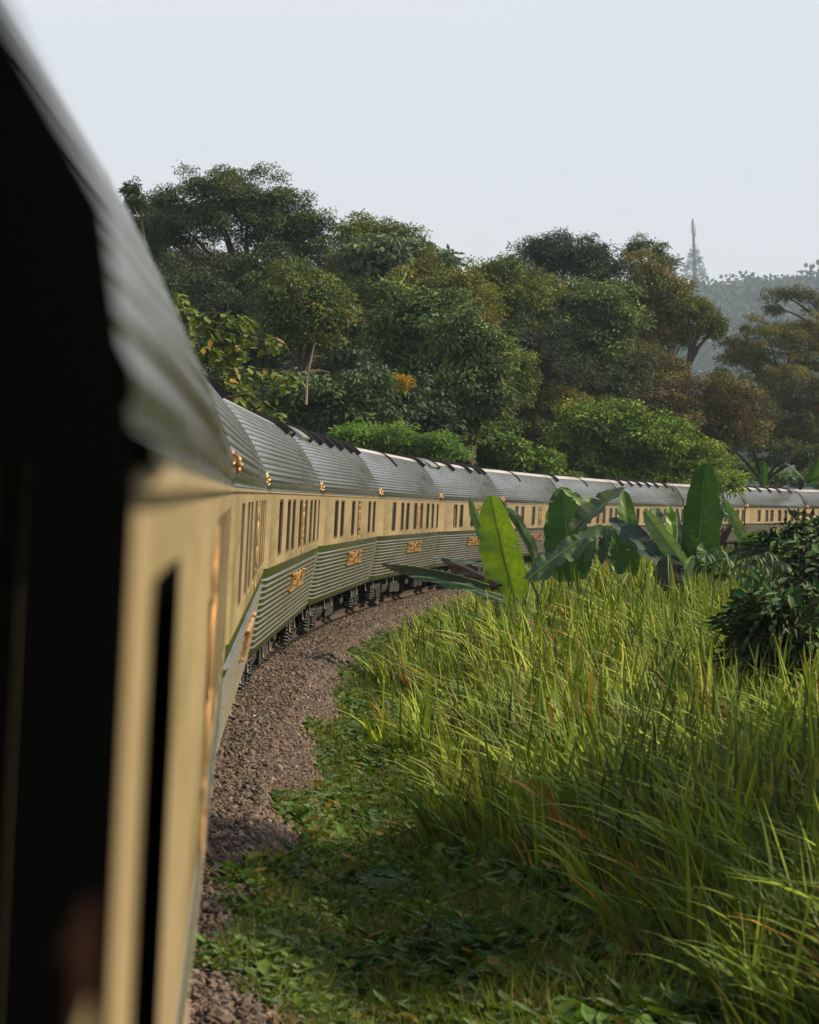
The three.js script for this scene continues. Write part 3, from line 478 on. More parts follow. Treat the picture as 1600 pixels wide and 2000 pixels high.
// dark understorey behind and between the trees
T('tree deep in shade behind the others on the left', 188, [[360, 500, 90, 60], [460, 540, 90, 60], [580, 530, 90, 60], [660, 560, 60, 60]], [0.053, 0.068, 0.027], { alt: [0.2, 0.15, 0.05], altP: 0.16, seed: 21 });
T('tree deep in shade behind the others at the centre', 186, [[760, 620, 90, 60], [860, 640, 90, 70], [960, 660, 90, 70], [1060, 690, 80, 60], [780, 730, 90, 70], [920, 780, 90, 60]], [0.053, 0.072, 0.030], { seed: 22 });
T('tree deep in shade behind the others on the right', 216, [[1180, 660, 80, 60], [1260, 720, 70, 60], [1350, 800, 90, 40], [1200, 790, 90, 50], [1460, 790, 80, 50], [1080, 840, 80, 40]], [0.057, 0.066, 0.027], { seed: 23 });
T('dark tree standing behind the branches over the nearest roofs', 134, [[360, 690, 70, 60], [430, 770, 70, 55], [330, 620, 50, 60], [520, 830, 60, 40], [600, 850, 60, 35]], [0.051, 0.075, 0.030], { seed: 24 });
T('olive green thicket between the trunks at centre right', 190, [[1010, 850, 60, 36], [1090, 830, 60, 36], [1160, 810, 55, 36], [1060, 870, 60, 30]], OL, { alt: MG, altP: 0.5, seed: 31 });
T('rusty brown thicket around the bare reddish trunk', 208, [[1260, 790, 55, 34], [1250, 700, 40, 40], [1310, 720, 40, 30], [1320, 810, 60, 34], [1210, 820, 55, 30]], BR, { alt: DK, altP: 0.4, leaf: 'small', seed: 32 });
T('dark thicket low between the brown tree and the right edge', 222, [[1400, 860, 60, 34], [1470, 880, 60, 28], [1540, 890, 60, 28], [1600, 890, 50, 30], [1420, 760, 34, 36]], DK, { alt: OL, altP: 0.3, seed: 33 });
T('green thicket between the two grey green trees at centre', 170, [[950, 850, 55, 40], [970, 800, 50, 40], [1000, 720, 40, 60], [930, 600, 40, 40]], MG, { alt: OL, altP: 0.4, seed: 34 });
{ // yellow blossom on one tree
  seed = 61; const im = new THREE.InstancedMesh(SPRAY.small[0], M.leaf, 46), ft = yt.position; for (let i = 0; i < 46; i++) { const p = pix(782 + gauss() * 17, 744 + gauss() * 8, 133.2).sub(ft); o3.position.copy(p); o3.rotation.set(gauss(), rnd() * 6, gauss()); o3.scale.setScalar(rr(0.4, 0.75)); o3.updateMatrix(); im.setMatrixAt(i, o3.matrix); im.setColorAt(i, c3.setRGB(0.62 * rr(0.7, 1.1), 0.40 * rr(0.7, 1.1), 0.012)); }
  im.name = 'blossom'; im.userData.kind = 'stuff'; yt.add(im);
}
const BG = 'bright bushes behind the train roofs';
const S = (label, d, lobes, col, o) => makeTree('bush', label, 'bush', d, lobes, col, { group: BG, mat: M.leafThin, trunk: 0.06, ...o });
S('bright green bush over the train roof on the left', 122, [[720, 855, 45, 24], [780, 862, 45, 26], [690, 850, 28, 20], [830, 872, 35, 22], [862, 876, 40, 24]], [0.150, 0.277, 0.042], { leaf: 'small' });
S('mid green bush along the roof left of the large bright one', 146, [[880, 850, 45, 34], [930, 860, 45, 36], [980, 880, 50, 34], [1040, 895, 50, 28], [870, 880, 40, 22], [960, 905, 60, 24], [1060, 915, 60, 24]], [0.150, 0.245, 0.034], { leaf: 'mid', alt: GG, altP: 0.3, mat: M.leaf });
S('largest bright yellow green bush, rising behind the middle of the train', 180, [[1130, 840, 55, 36], [1190, 830, 60, 38], [1250, 845, 60, 40], [1310, 865, 55, 38], [1150, 885, 70, 40], [1240, 900, 70, 40], [1330, 905, 55, 34], [1380, 900, 45, 30], [1190, 930, 80, 34], [1300, 940, 80, 34], [1110, 920, 60, 30], [1400, 940, 50, 25]], [0.19, 0.29, 0.03], { leaf: 'mid', tufts: 1.5, tuft: 0.3, mat: M.leaf, alt: [0.28, 0.30, 0.03], altP: 0.25 });
S('low green bush at the right end of the large bright one', 232, [[1430, 915, 35, 22], [1480, 922, 40, 20], [1530, 928, 40, 18], [1590, 935, 40, 18], [1400, 925, 35, 20]], [0.150, 0.247, 0.068], { leaf: 'mid' });
// yellowish scrub on the slope seen under the largest dome
{
  seed = 88; const im = new THREE.InstancedMesh(SPRAY.small[1], M.leafThin, 9000); let n = 0;
  for (let i = 0; i < 9000; i++) { const d = rr(128, 222), x = rr(-26, 40), t = lateral(x, d); o3.position.set(x, groundY(x, d) + rr(0.1, 2.4), -d); o3.rotation.set(gauss() * 0.6, rnd() * 6, gauss() * 0.6); o3.scale.setScalar(t > -5 ? 0.0001 : rr(1.4, 3)); o3.updateMatrix(); im.setMatrixAt(n, o3.matrix); const y = x < -4 && d > 180 && rnd() < 0.7; im.setColorAt(n++, y ? c3.setRGB(0.24 * rr(0.6, 1.1), 0.2 * rr(0.6, 1.1), 0.07) : c3.setRGB(0.05 * rr(0.6, 1.3), 0.075 * rr(0.6, 1.3), 0.024)); }
  im.name = 'scrub'; tag(im, 'low scrub covering the slope under the trees behind the train', 'scrub', null, 'stuff'); scene.add(im);
}
// pale leaning bare branch and stem in front of the dark trees
{ const b = thing('dead_sapling', 'pale bare sapling with one side branch, leaning before the dark trees', 'bare tree', null, pix(598, 765, 122)); const P = (x, y) => pix(x, y, 122).sub(b.position); part('trunk', tube([P(598, 790), P(600, 740), P(607, 705), P(614, 672)], 0.045, 0.02), M.barkPale, b); part('branch', tube([P(603, 726), P(622, 723), P(645, 727)], 0.025, 0.01), M.barkPale, b); }

// ---------------------------------------------------------------- far hill in the haze
{
  const D0 = 3000, crest = x => { const p = 800 + F * x / D0, y = p < 1400 ? 552 : mix(552, 530, sstep(1400, 1480, p)) + 12 * sstep(1520, 1620, p) - 30 * sstep(1620, 1800, p), q = p < 1000 ? mix(545, 552, sstep(850, 1000, p)) : y; return pix(p, q, D0).y - 38 + (fbm(x * 0.012 + 3, 1.7, 3) - 0.5) * 22; };
  const hillY = (x, d) => { const c = crest(x * D0 / Math.max(d, 2000)), k = sstep(1700, D0, d); return d <= D0 ? -3 + (c + 3) * Math.pow(k, 0.9) : c - (d - D0) * 0.2; };
  const s = new Strip(), nx = 60, nd = 26;
  for (let j = 0; j <= nd; j++) for (let i = 0; i <= nx; i++) { const d = 1700 + j * 64, x = -320 + i * 22; s.v(x, hillY(x, d), -d, x / 20, d / 20); }
  for (let j = 0; j < nd; j++) for (let i = 0; i < nx; i++) { const a = j * (nx + 1) + i; s.quad(a, a + 1, a + nx + 2, a + nx + 1); }
  const hl = part('hill', s.build(), std([0.035, 0.05, 0.025], { roughness: 1 }), scene); hl.userData.kind = 'structure'; hl.userData.label = 'forested hill far behind on the right, pale with haze';
  const forest = new THREE.Group(); forest.name = 'far_forest'; tag(forest, 'far forest covering the hazy hill behind on the right', 'forest', null, 'stuff'); scene.add(forest);
  for (let v = 0; v < 3; v++) {
    seed = 300 + v; const g = new Strip();
    for (let i = 0; i < 300; i++) { const u = rr(-0.4, 1), a = rnd() * 6.283, q = Math.sqrt(1 - u * u), r = rr(0.7, 1.1), lob = 1 + 0.25 * Math.sin(a * 3 + v * 2 + u * 4); const p = V(Math.cos(a) * q * r * lob, u * r * 0.8, Math.sin(a) * q * r * lob), e = V(gauss(), gauss(), gauss()).normalize(), f = e.clone().cross(V(gauss(), 1, gauss())).normalize(), w = rr(0.05, 0.11); const A = p.clone().addScaledVector(e, w), B = p.clone().addScaledVector(f, w * 0.8), C = p.clone().addScaledVector(e, -w), D = p.clone().addScaledVector(f, -w * 0.8); g.quad(g.v(A.x, A.y, A.z), g.v(B.x, B.y, B.z), g.v(C.x, C.y, C.z), g.v(D.x, D.y, D.z)); }
    const list = []; for (let n = 0; n < 1900; n++) { const d = 1800 + 1240 * Math.sqrt(rnd()), x = rr(0, 430) * d / D0; list.push([x, d]); }
    const im = new THREE.InstancedMesh(g.build(), leafMat({ roughness: 0.8 }), list.length);
    list.forEach(([x, d], i) => { const sz = rr(9, 20) * (rnd() < 0.08 ? 1.35 : 1); o3.position.set(x, hillY(x, d) + sz * rr(0.25, 0.6), -d); o3.rotation.set(0, rnd() * 6.28, 0); o3.scale.set(sz, sz * rr(0.8, 1.35), sz); o3.updateMatrix(); im.setMatrixAt(i, o3.matrix); const b = rr(0.6, 1.5); im.setColorAt(i, c3.setRGB(0.038 * b * rr(0.8, 1.3), 0.054 * b, 0.034 * b)); });
    im.name = 'tree_crowns'; forest.add(im);
  }
  // tall bare tree on the ridge
  const D = 2960, b = thing('bare_tree', 'tall nearly bare tree rising alone above the hazy ridge', 'tree', null, pix(1356, 548, D)); const P = (x, y) => pix(x, y, D).sub(b.position);
  part('trunk', merged([tube([P(1356, 575), P(1357, 520), P(1355, 470), P(1353, 428)], 2.2, 0.8), tube([P(1355, 470), P(1359, 455), P(1358, 440)], 0.5, 0.24), tube([P(1354, 462), P(1350, 448), P(1351, 432)], 0.4, 0.2), ...[[540, 26], [528, 24], [515, 20], [503, 15], [492, 10], [482, 7]].flatMap(([y, r]) => [-1, 1].map(m => tube([P(1356, y), P(1356 + m * r * 0.5, y - 3), P(1356 + m * r, y - 1)], 0.5, 0.2)))]), std([0.10, 0.085, 0.07]), b);
  seed = 17; const im = new THREE.InstancedMesh(SPRAY.mid[0], M.leaf, 300); for (let i = 0; i < 300; i++) { const y = 546 - 62 * Math.pow(rnd(), 1.3), r = mix(28, 6, (546 - y) / 62); o3.position.copy(P(1356 + rr(-r, r), y + rr(-2, 4))); o3.position.z += rr(-8, 8); o3.rotation.set(gauss(), rnd() * 6, gauss()); o3.scale.setScalar(rr(2.4, 5.2)); o3.updateMatrix(); im.setMatrixAt(i, o3.matrix); im.setColorAt(i, c3.setRGB(0.04, 0.05, 0.03)); }
  im.name = 'crown'; im.userData.kind = 'stuff'; b.add(im);
}

// the wood goes on to the right of the picture: it is what the glossy carriage sides mirror
{
  seed = 515; const proto = [];
  for (let v = 0; v < 3; v++) {
    const t = new THREE.Group(), g = [tube([V(0, -0.3, 0), V(0.1, 4, 0), V(-0.1, 8, 0.1)], 0.3, 0.18)], mats = [];
    for (let k = 0; k < 14; k++) { const a = k * 2.4, q = k ? rr(1.5, 4) : 0, c = V(Math.cos(a) * q, rr(3, 13), Math.sin(a) * q), lr = rr(1.8, 2.8); g.push(tube([V(0, 5, 0), c.clone().multiplyScalar(0.6).add(V(0, 2.5, 0)), c], 0.12, 0.03)); for (let j = 0; j < 110; j++) { const w = rr(-0.8, 1), b = rnd() * 6.283, p = Math.sqrt(1 - w * w), rd = lr * Math.pow(rnd(), 0.3); o3.position.set(c.x + Math.cos(b) * p * rd, c.y + w * rd * 0.8, c.z + Math.sin(b) * p * rd); o3.rotation.set(gauss() * 0.6, rnd() * 6, gauss() * 0.6); o3.scale.setScalar(rr(1.4, 2.2)); o3.updateMatrix(); mats.push(o3.matrix.clone()); } }
    part('trunk', merged(g), M.bark, t); const im = new THREE.InstancedMesh(SPRAY.mid[v], M.leaf, mats.length); mats.forEach((m, i) => { im.setMatrixAt(i, m); const b = rr(0.7, 1.3); im.setColorAt(i, c3.setRGB(0.10 * b, 0.12 * b, 0.03 * b)); }); im.name = 'crown'; im.userData.kind = 'stuff'; t.add(im); proto.push(t);
  }
  let n = 0;
  for (let row = 0; row < 2; row++) for (let d = 40; d <= 300; d += 11) {
    const x = 30 + row * 11 + Math.max(0, d - 130) * 0.24 + gauss() * 3, dd = d + gauss() * 3;
    if (800 + F * (x - 6) / dd < 1640) continue;
    const c = n < 3 ? proto[n] : proto[n % 3].clone(); n++; c.name = numbered('woodland_tree'); tag(c, 'tree of the wood that goes on beyond the right edge of the picture', 'tree', 'woodland beyond the right edge'); c.position.set(x, groundY(x, dd), -dd); c.rotation.y = rnd() * 6.28; c.scale.setScalar(rr(0.85, 1.25)); scene.add(c);
  }
}
// ---------------------------------------------------------------- large single leaves
const vein = dataTex(128, (u, v) => 0.5 + 0.3 * Math.sin(v * 8 * 6.283) * (0.7 + 0.3 * tnoise(u, v, 8, 2)) + 0.25 * (tnoise(u, v, 16, 2) - 0.5), false, 1, 5);
const leafStain = dataTex(128, (u, v) => { const n = tnoise(u, v, 8, 4), s = 0.5 + 0.5 * Math.sin(v * 12 * 6.283); return [0.78 + 0.3 * (n - 0.4) + 0.04 * s, 0.8 + 0.25 * (n - 0.4) + 0.05 * s, 0.75 + 0.2 * n]; }, true, 1, 3);
const bananaMats = {};
function bananaMat(col, tr) { const k = col.join() + tr; return bananaMats[k] ??= new THREE.MeshPhysicalMaterial({ color: lin(...col), map: leafStain, side: THREE.DoubleSide, transmission: tr, thickness: 0, roughness: 0.78, bumpMap: vein, bumpScale: 0.004, clearcoat: 0.25, clearcoatRoughness: 0.3, specularIntensity: 0.4 }); }
M.rib = phys([0.24, 0.34, 0.03], { roughness: 0.85, transmission: 0.45, thickness: 0 });
M.stalk = phys([0.16, 0.22, 0.06], { roughness: 0.6 });
// base and tip in source pixels at distances db, dt; w is the half width in pixels; n the way the upper face looks; sag bends it
function bananaLeaf(parent, b, t, db, dt, w, n, col, tr, o = {}) {
  const P0 = pix(b[0], b[1], db).sub(parent.position), P2 = pix(t[0], t[1], dt).sub(parent.position), N0 = V(...n).normalize();
  const T0 = P2.clone().sub(P0), len = T0.length(), W = w * (db + dt) / 2 / F;
  const P1 = P0.clone().lerp(P2, 0.5).addScaledVector(N0, len * (o.sag ?? 0.08)).add(V(0, len * (o.lift ?? 0), 0));
  const s = new Strip(), NU = 96, NV = 8, rib = [], fold = o.fold ?? 0.25, sd0 = seed; seed = Math.round(b[0] * 3 + t[1] * 7);
  const tears = Array.from({ length: o.tears ?? 4 }, () => [rr(0.2, 0.9), rnd() < 0.5 ? -1 : 1, rr(0.005, 0.011), rr(0.4, 1.0)]);
  for (let i = 0; i <= NU; i++) {
    const q = i / NU, p = P0.clone().multiplyScalar((1 - q) ** 2).addScaledVector(P1, 2 * q * (1 - q)).addScaledVector(P2, q * q);
    const T = P1.clone().sub(P0).multiplyScalar(1 - q).addScaledVector(P2.clone().sub(P1), q).normalize();
    const S = T.clone().cross(N0).normalize(), N = S.clone().cross(T).normalize();
    const prof = Math.pow(Math.max(0, Math.sin(Math.PI * Math.pow(mix(0.03, 1, q), o.pow ?? 0.8))), o.full ?? 0.5);
    rib.push(p.clone().addScaledVector(N, -0.004));
    for (let j = -NV; j <= NV; j++) {
      const v = j / NV, a = Math.abs(v); let ww = W * prof * (1 + 0.03 * Math.sin(q * 40 + j) * a);
      for (const [tq, sg, tw, dp] of tears) if (sg * v > 0 && Math.abs(q - tq) < tw) ww *= 1 - dp * 0.75 * (1 - Math.abs(q - tq) / tw);
      const up = Math.sin(fold) * a * ww + (o.curl ?? 0.1) * ww * a * a + (Math.sin(q * 58 + v * 3) * 0.02 + Math.sin(q * 17 + v * 2.3 + b[0]) * 0.10) * ww * a * (o.wave ?? 1);
      const side = v * ww * Math.cos(fold) * (v > 0 ? (o.right ?? 1) : (o.left ?? 1));
      s.v(p.x + S.x * side + N.x * up, p.y + S.y * side + N.y * up, p.z + S.z * side + N.z * up, v * 0.5 + 0.5, q);
    }
  }
  const n_ = 2 * NV + 1; for (let i = 0; i < NU; i++) for (let j = 0; j < n_ - 1; j++) { const a = i * n_ + j; s.quad(a, a + 1, a + n_ + 1, a + n_); }
  const m = part('leaf', s.build(), bananaMat(col, tr), parent);
  if (o.label) m.userData.label = o.label;
  part('midrib', tube(rib.filter((_, i) => i % 8 === 0), W * 0.035 + 0.006, 0.004, 6), o.dead ? M.bark : M.rib, m);
  if (o.stalk !== false) { const foot = V(o.foot ?? 0, -0.2, 0); part('stalk', tube([P0.clone().lerp(P1, 0.05), P0.clone().lerp(foot, 0.35).addScaledVector(T0.normalize(), -0.05), foot], 0.022, 0.035, 6), M.stalk, m); }
  seed = sd0; return m;
}
const BGRP = 'banana plants standing in the long grass before the train';
function plant(label, px, d) { const p = pix(px, 1000, d); p.y = groundY(p.x, d); const t = thing('banana_plant', label, 'banana plant', BGRP, p); part('pseudostem', tube([V(0, -0.2, 0), V(0.02, 0.35, 0), V(0, 0.8, 0.02)], 0.085, 0.06, 10), M.stalk, t); return t; }
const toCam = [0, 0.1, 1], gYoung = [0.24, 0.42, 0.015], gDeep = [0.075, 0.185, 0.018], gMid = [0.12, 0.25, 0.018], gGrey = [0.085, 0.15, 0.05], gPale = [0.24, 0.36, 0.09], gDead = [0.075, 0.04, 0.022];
{
  const a = plant('banana plant with one tall glowing yellow green leaf, and long drooping leaves to the left', 1005, 56);
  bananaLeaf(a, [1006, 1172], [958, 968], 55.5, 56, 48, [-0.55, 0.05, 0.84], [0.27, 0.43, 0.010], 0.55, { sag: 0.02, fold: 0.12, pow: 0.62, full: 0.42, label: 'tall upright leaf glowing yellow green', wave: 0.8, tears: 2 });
  bananaLeaf(a, [960, 1075], [918, 970], 57, 57.5, 13, [-0.6, 0.2, 0.8], gPale, 0.4, { fold: 0.5 });
  bananaLeaf(a, [1044, 1100], [966, 972], 57, 57.5, 20, [0.8, 0.5, 0.4], gGrey, 0.2, { fold: 0.7, tears: 6 });
  bananaLeaf(a, [955, 1142], [746, 1101], 55, 57, 26, [0.1, 0.75, 0.65], [0.035, 0.075, 0.03], 0.2, { sag: 0.03, fold: -0.75, right: 0.9, lift: 0.03, label: 'long drooping leaf with a pale folded edge' });
  bananaLeaf(a, [985, 1166], [798, 1124], 54.5, 56, 19, [0.0, 0.9, 0.35], gGrey, 0.2, { sag: 0.05, fold: -0.4, wave: 2 });
  bananaLeaf(a, [975, 1110], [842, 1086], 56, 58, 15, [0.15, 0.9, 0.5], [0.07, 0.12, 0.08], 0.2, { sag: 0.03, fold: -0.3 });
  bananaLeaf(a, [975, 1142], [862, 1090], 55.5, 57, 22, [0.1, 0.5, 0.8], gDead, 0.05, { sag: 0.05, fold: -0.6, tears: 7, dead: true, wave: 3, label: 'withered brown leaf' });
  bananaLeaf(a, [990, 1180], [930, 1158], 54, 54.5, 14, [0, 0.8, 0.6], gGrey, 0.2, { fold: -0.3 });
}
{
  const b = plant('banana plant of broad dark leaves crossing one another, left of the middle', 1150, 57);
  bananaLeaf(b, [1118, 1135], [1098, 952], 57.5, 58, 46, [-0.15, 0.1, 1], gDeep, 0.4, { fold: 0.15, pow: 0.68, full: 0.45, label: 'upright dark green leaf with a folded pale top' });
  bananaLeaf(b, [1152, 1002], [1092, 952], 57, 57.4, 13, [0.35, 0.75, 0.6], gPale, 0.35, { fold: 0.3, stalk: false, wave: 2 });
  bananaLeaf(b, [1128, 1040], [1222, 952], 56, 57, 33, [-0.65, 0.3, 0.7], [0.04, 0.07, 0.016], 0.15, { fold: 0.3, full: 0.45, label: 'leaf seen from its underside, shade put into its dark colour' });  // dark leaf colour imitates the shade on the underside
  bananaLeaf(b, [1228, 1118], [1218, 958], 58.5, 59, 24, [0.3, 0.1, 1], gMid, 0.5, { fold: 0.2, pow: 0.7, full: 0.45 });
  bananaLeaf(b, [1030, 1132], [1178, 1026], 55, 55.5, 31, [-0.25, 0.8, 0.6], gGrey, 0.15, { fold: -0.25, sag: 0.06, tears: 8, wave: 2.2, full: 0.45, label: 'drooping grey green leaf with a glossy torn edge' });
  bananaLeaf(b, [1148, 1040], [1140, 1120], 56.5, 56, 24, [-0.3, 0.2, 1], gDeep, 0.35, { fold: 0.3, stalk: false });
  bananaLeaf(b, [1188, 1030], [1176, 1102], 55.8, 55.5, 13, [-0.3, 0.45, 0.9], gGrey, 0.2, { fold: 0.2, stalk: false, wave: 2 });
  bananaLeaf(b, [1196, 1026], [1212, 1122], 56.2, 55.8, 25, [0.1, 0.2, 1], gDeep, 0.4, { fold: 0.2, stalk: false, full: 0.4 });
  bananaLeaf(b, [1236, 1125], [1228, 1052], 56.6, 56.6, 14, [0.4, 0.2, 1], gMid, 0.45, { fold: 0.2 });
  bananaLeaf(b, [1160, 1000], [1150, 972], 58, 58.4, 14, [0.1, 0.2, 1], gYoung, 0.5, { stalk: false });
}
{
  const c = plant('banana plant with a glossy grey leaf and a pale half-rolled leaf, left of the tallest', 1310, 55);
  bananaLeaf(c, [1302, 1104], [1190, 1014], 54.5, 55, 25, [-0.35, 0.85, 0.5], [0.06, 0.095, 0.07], 0.12, { fold: 0.25, sag: 0.04, tears: 5, wave: 1.8, label: 'glossy leaf, a sky sheen put into its grey green colour' });  // greyed colour imitates the sky sheen on the upper face
  bananaLeaf(c, [1348, 1118], [1258, 996], 54, 55, 21, [-0.7, 0.5, 0.6], gPale, 0.35, { fold: 0.5, sag: 0.03, label: 'pale half-rolled leaf' });
  bananaLeaf(c, [1275, 1040], [1282, 992], 56, 56.5, 17, [0.2, 0.2, 1], [0.08, 0.14, 0.03], 0.35, { fold: 0.5 });
  bananaLeaf(c, [1318, 1075], [1306, 988], 56.5, 57, 15, [0.2, 0.1, 1], gYoung, 0.5, { fold: 0.25 });
  bananaLeaf(c, [1322, 1070], [1320, 992], 55.5, 55.8, 8, [0.5, 0.6, 0.5], [0.12, 0.16, 0.13], 0.15, { fold: 0.6 });
  bananaLeaf(c, [1305, 1085], [1308, 1158], 53.5, 53, 32, [-0.3, 0.4, 0.9], [0.025, 0.03, 0.012], 0.1, { fold: -0.3, stalk: false, full: 0.7, label: 'drooping leaf with shade put into its dark colour' });  // very dark leaf colour stands in for shade
  bananaLeaf(c, [1335, 1150], [1355, 1085], 53.5, 54, 14, [-0.4, 0.5, 0.7], gPale, 0.35, { fold: 0.3 });
}
{
  const e = plant('banana plant with the tallest upright dark green paddle leaf', 1368, 57);
  bananaLeaf(e, [1362, 1118], [1377, 905], 57, 57, 39, [0.1, 0.1, 1], [0.075, 0.18, 0.02], 0.42, { fold: 0.14, pow: 0.66, full: 0.38, sag: 0.0, tears: 1, wave: 0.6, label: 'tallest upright paddle leaf' });
  bananaLeaf(e, [1385, 1120], [1345, 1045], 56.6, 56.8, 20, [-0.2, 0.3, 1], gDeep, 0.35, { fold: 0.4 });
  bananaLeaf(e, [1392, 1110], [1372, 1060], 56.4, 56.6, 26, [0.2, 0.3, 1], gDeep, 0.3, { fold: 0.2 });
}
{
  const f = plant('banana plant with a twisted pale leaf and a folded yellow green leaf at right', 1430, 58);
  bananaLeaf(f, [1456, 1060], [1411, 974], 58, 58.5, 13, [-0.4, 0.7, 0.5], gPale, 0.3, { fold: 0.4, wave: 3, tears: 5, label: 'twisted pale leaf' });
  bananaLeaf(f, [1402, 1030], [1418, 982], 58.6, 58.8, 10, [-0.3, 0.3, 0.8], gGrey, 0.3, { fold: 0.5 });
  bananaLeaf(f, [1406, 1065], [1428, 1022], 57.6, 57.8, 12, [-0.3, 0.3, 0.9], gDead, 0.1, { fold: 0.4, label: 'small withered brown leaf', dead: true });
  bananaLeaf(f, [1455, 1072], [1502, 1046], 57, 57, 22, [0.1, 0.4, 1], [0.22, 0.3, 0.02], 0.5, { fold: 0.15, full: 0.35, label: 'folded yellow green leaf' });
  bananaLeaf(f, [1412, 1092], [1500, 1066], 56.6, 56.4, 14, [-0.2, 0.5, 0.8], [0.03, 0.045, 0.014], 0.15, { fold: -0.3 });
  bananaLeaf(f, [1500, 1070], [1556, 1024], 55.5, 56, 18, [-0.3, 0.7, 0.6], [0.03, 0.06, 0.025], 0.15, { fold: -0.4, wave: 2 });
}
{ // banana clump beyond the train at the right edge
  const g = thing('banana_plant', 'small distant banana plant with ragged leaves beyond the train at right edge', 'banana plant', null, (() => { const p = pix(1575, 1000, 205); p.y = groundY(p.x, 205); return p; })());
  part('pseudostem', tube([V(0, -0.2, 0), V(0, 1.2, 0)], 0.12, 0.09), M.stalk, g);
  for (const [b, t, w, n, c] of [[[1576, 945], [1535, 905], 6, [-0.4, 0.7, 0.5], [0.16, 0.2, 0.15]], [[1580, 945], [1600, 895], 14, [0.2, 0.3, 1], gMid], [[1570, 950], [1548, 935], 8, [0, 0.8, 0.6], [0.16, 0.2, 0.14]], [[1582, 940], [1622, 930], 9, [0.2, 0.8, 0.5], [0.12, 0.17, 0.1]], [[1568, 935], [1562, 958], 6, [0, 0.3, 1], gDead], [[1520, 955], [1514, 928], 6, [0, 0.3, 1], gDead], [[1490, 950], [1492, 900], 9, [0, 0.2, 1], gMid], [[1435, 950], [1446, 937], 9, [0, 0.6, 1], [0.16, 0.3, 0.03]]]) bananaLeaf(g, b, t, 205, 204, w, n, c, 0.35, { fold: 0.3, stalk: false });
}
// ordinary broad leaves: one pointed oval blade
function blade(len, wid, bend, foldA, n = 5) { const s = new Strip(); for (let i = 0; i <= n; i++) { const q = i / n, w = wid / 2 * Math.pow(Math.sin(Math.PI * Math.pow(mix(0.02, 0.98, q), 0.8)), 0.8), y = bend * len * (q - q * q * 1.6); s.v(-w, y + w * foldA, q * len, 0, q); s.v(0, y, q * len, 0.5, q); s.v(w, y + w * foldA, q * len, 1, q); } for (let i = 0; i < n; i++) { const a = i * 3; s.quad(a, a + 1, a + 4, a + 3); s.quad(a + 1, a + 2, a + 5, a + 4); } return s.build(); }
const BL = [blade(1, 0.42, 0.2, 0.25), blade(1, 0.5, -0.1, 0.2), blade(1, 0.34, 0.3, 0.35)];
const glossLeaf = (c, tr = 0.3) => new THREE.MeshPhysicalMaterial({ color: lin(...c), side: THREE.DoubleSide, transmission: tr, thickness: 0, roughness: 0.78, clearcoat: 0.3, clearcoatRoughness: 0.45, specularIntensity: 0.4 });
{ // large-leaved tree whose boughs hang over the nearest roofs
  const d = 84, base = pix(300, 1000, d); base.y = groundY(base.x, d);
  const t = thing('large_leaved_tree', 'tree with big drooping yellow green leaves hanging over the nearest carriage roofs', 'tree', null, base), P = (x, y, z = 0) => pix(x, y, d + z).sub(base);
  const boughs = [[[270, 760], [330, 620], [420, 610], [480, 630]], [[280, 800], [380, 700], [450, 660], [540, 668]], [[300, 820], [420, 740], [500, 720], [580, 725]], [[320, 840], [430, 780], [480, 770], [540, 800]], [[270, 740], [300, 640], [320, 590], [340, 575]], [[300, 800], [380, 760], [430, 740], [470, 755]], [[280, 740], [330, 650], [370, 640], [400, 640]], [[290, 760], [390, 680], [440, 700], [470, 690]]];
  seed = 4242; const g = [tube([V(0, -0.3, 0), P(285, 900), P(275, 760)], 0.17, 0.1)], mats = [glossLeaf([0.16, 0.22, 0.022], 0.35), glossLeaf([0.11, 0.17, 0.02], 0.35), glossLeaf([0.24, 0.25, 0.02], 0.4), glossLeaf([0.09, 0.14, 0.03], 0.25), glossLeaf([0.26, 0.13, 0.02], 0.3)];
  const spots = [];
  for (const b of boughs) { const pts = b.map(([x, y], i) => P(x, y, gauss() * 1.2)); g.push(tube(pts, 0.05, 0.012)); const cv = new THREE.CatmullRomCurve3(pts); for (let k = 0; k < 4; k++) spots.push([cv.getPoint(mix(0.45, 1, k / 3)).add(V(gauss() * 0.22, gauss() * 0.15, gauss() * 0.5))]); }
  part('trunk', merged(g), M.bark, t);
  for (const [p] of spots) for (let k = 0; k < 9; k++) { const l = part('leaf', BL[k % 3], mats[rnd() < 0.06 ? 4 : Math.floor(rnd() * 4)], t); l.position.copy(p).add(V(gauss() * 0.08, gauss() * 0.08, gauss() * 0.1)); l.rotation.set(rr(0.15, 1.0), rnd() * 6.283, gauss() * 0.3, 'YXZ'); l.scale.setScalar(rr(0.2, 0.38)); }
  const im = new THREE.InstancedMesh(BL[1], leafMat({ transmission: 0.35, thickness: 0, roughness: 0.85 }), 620); for (let i = 0; i < 620; i++) { const p = spots[i % spots.length][0]; o3.position.copy(p).add(V(gauss() * 0.3, gauss() * 0.22 - 0.08, gauss() * 0.5)); o3.rotation.set(rr(0.1, 1.1), rnd() * 6.283, gauss() * 0.4, 'YXZ'); o3.scale.setScalar(rr(0.18, 0.34)); o3.updateMatrix(); im.setMatrixAt(i, o3.matrix); im.setColorAt(i, rnd() < 0.05 ? c3.setRGB(0.4, 0.22, 0.02) : c3.setRGB(rr(0.1, 0.2), rr(0.16, 0.25), 0.02)); }
  im.name = 'small_leaves'; im.userData.kind = 'stuff'; t.add(im); o3.rotation.order = 'XYZ';
}
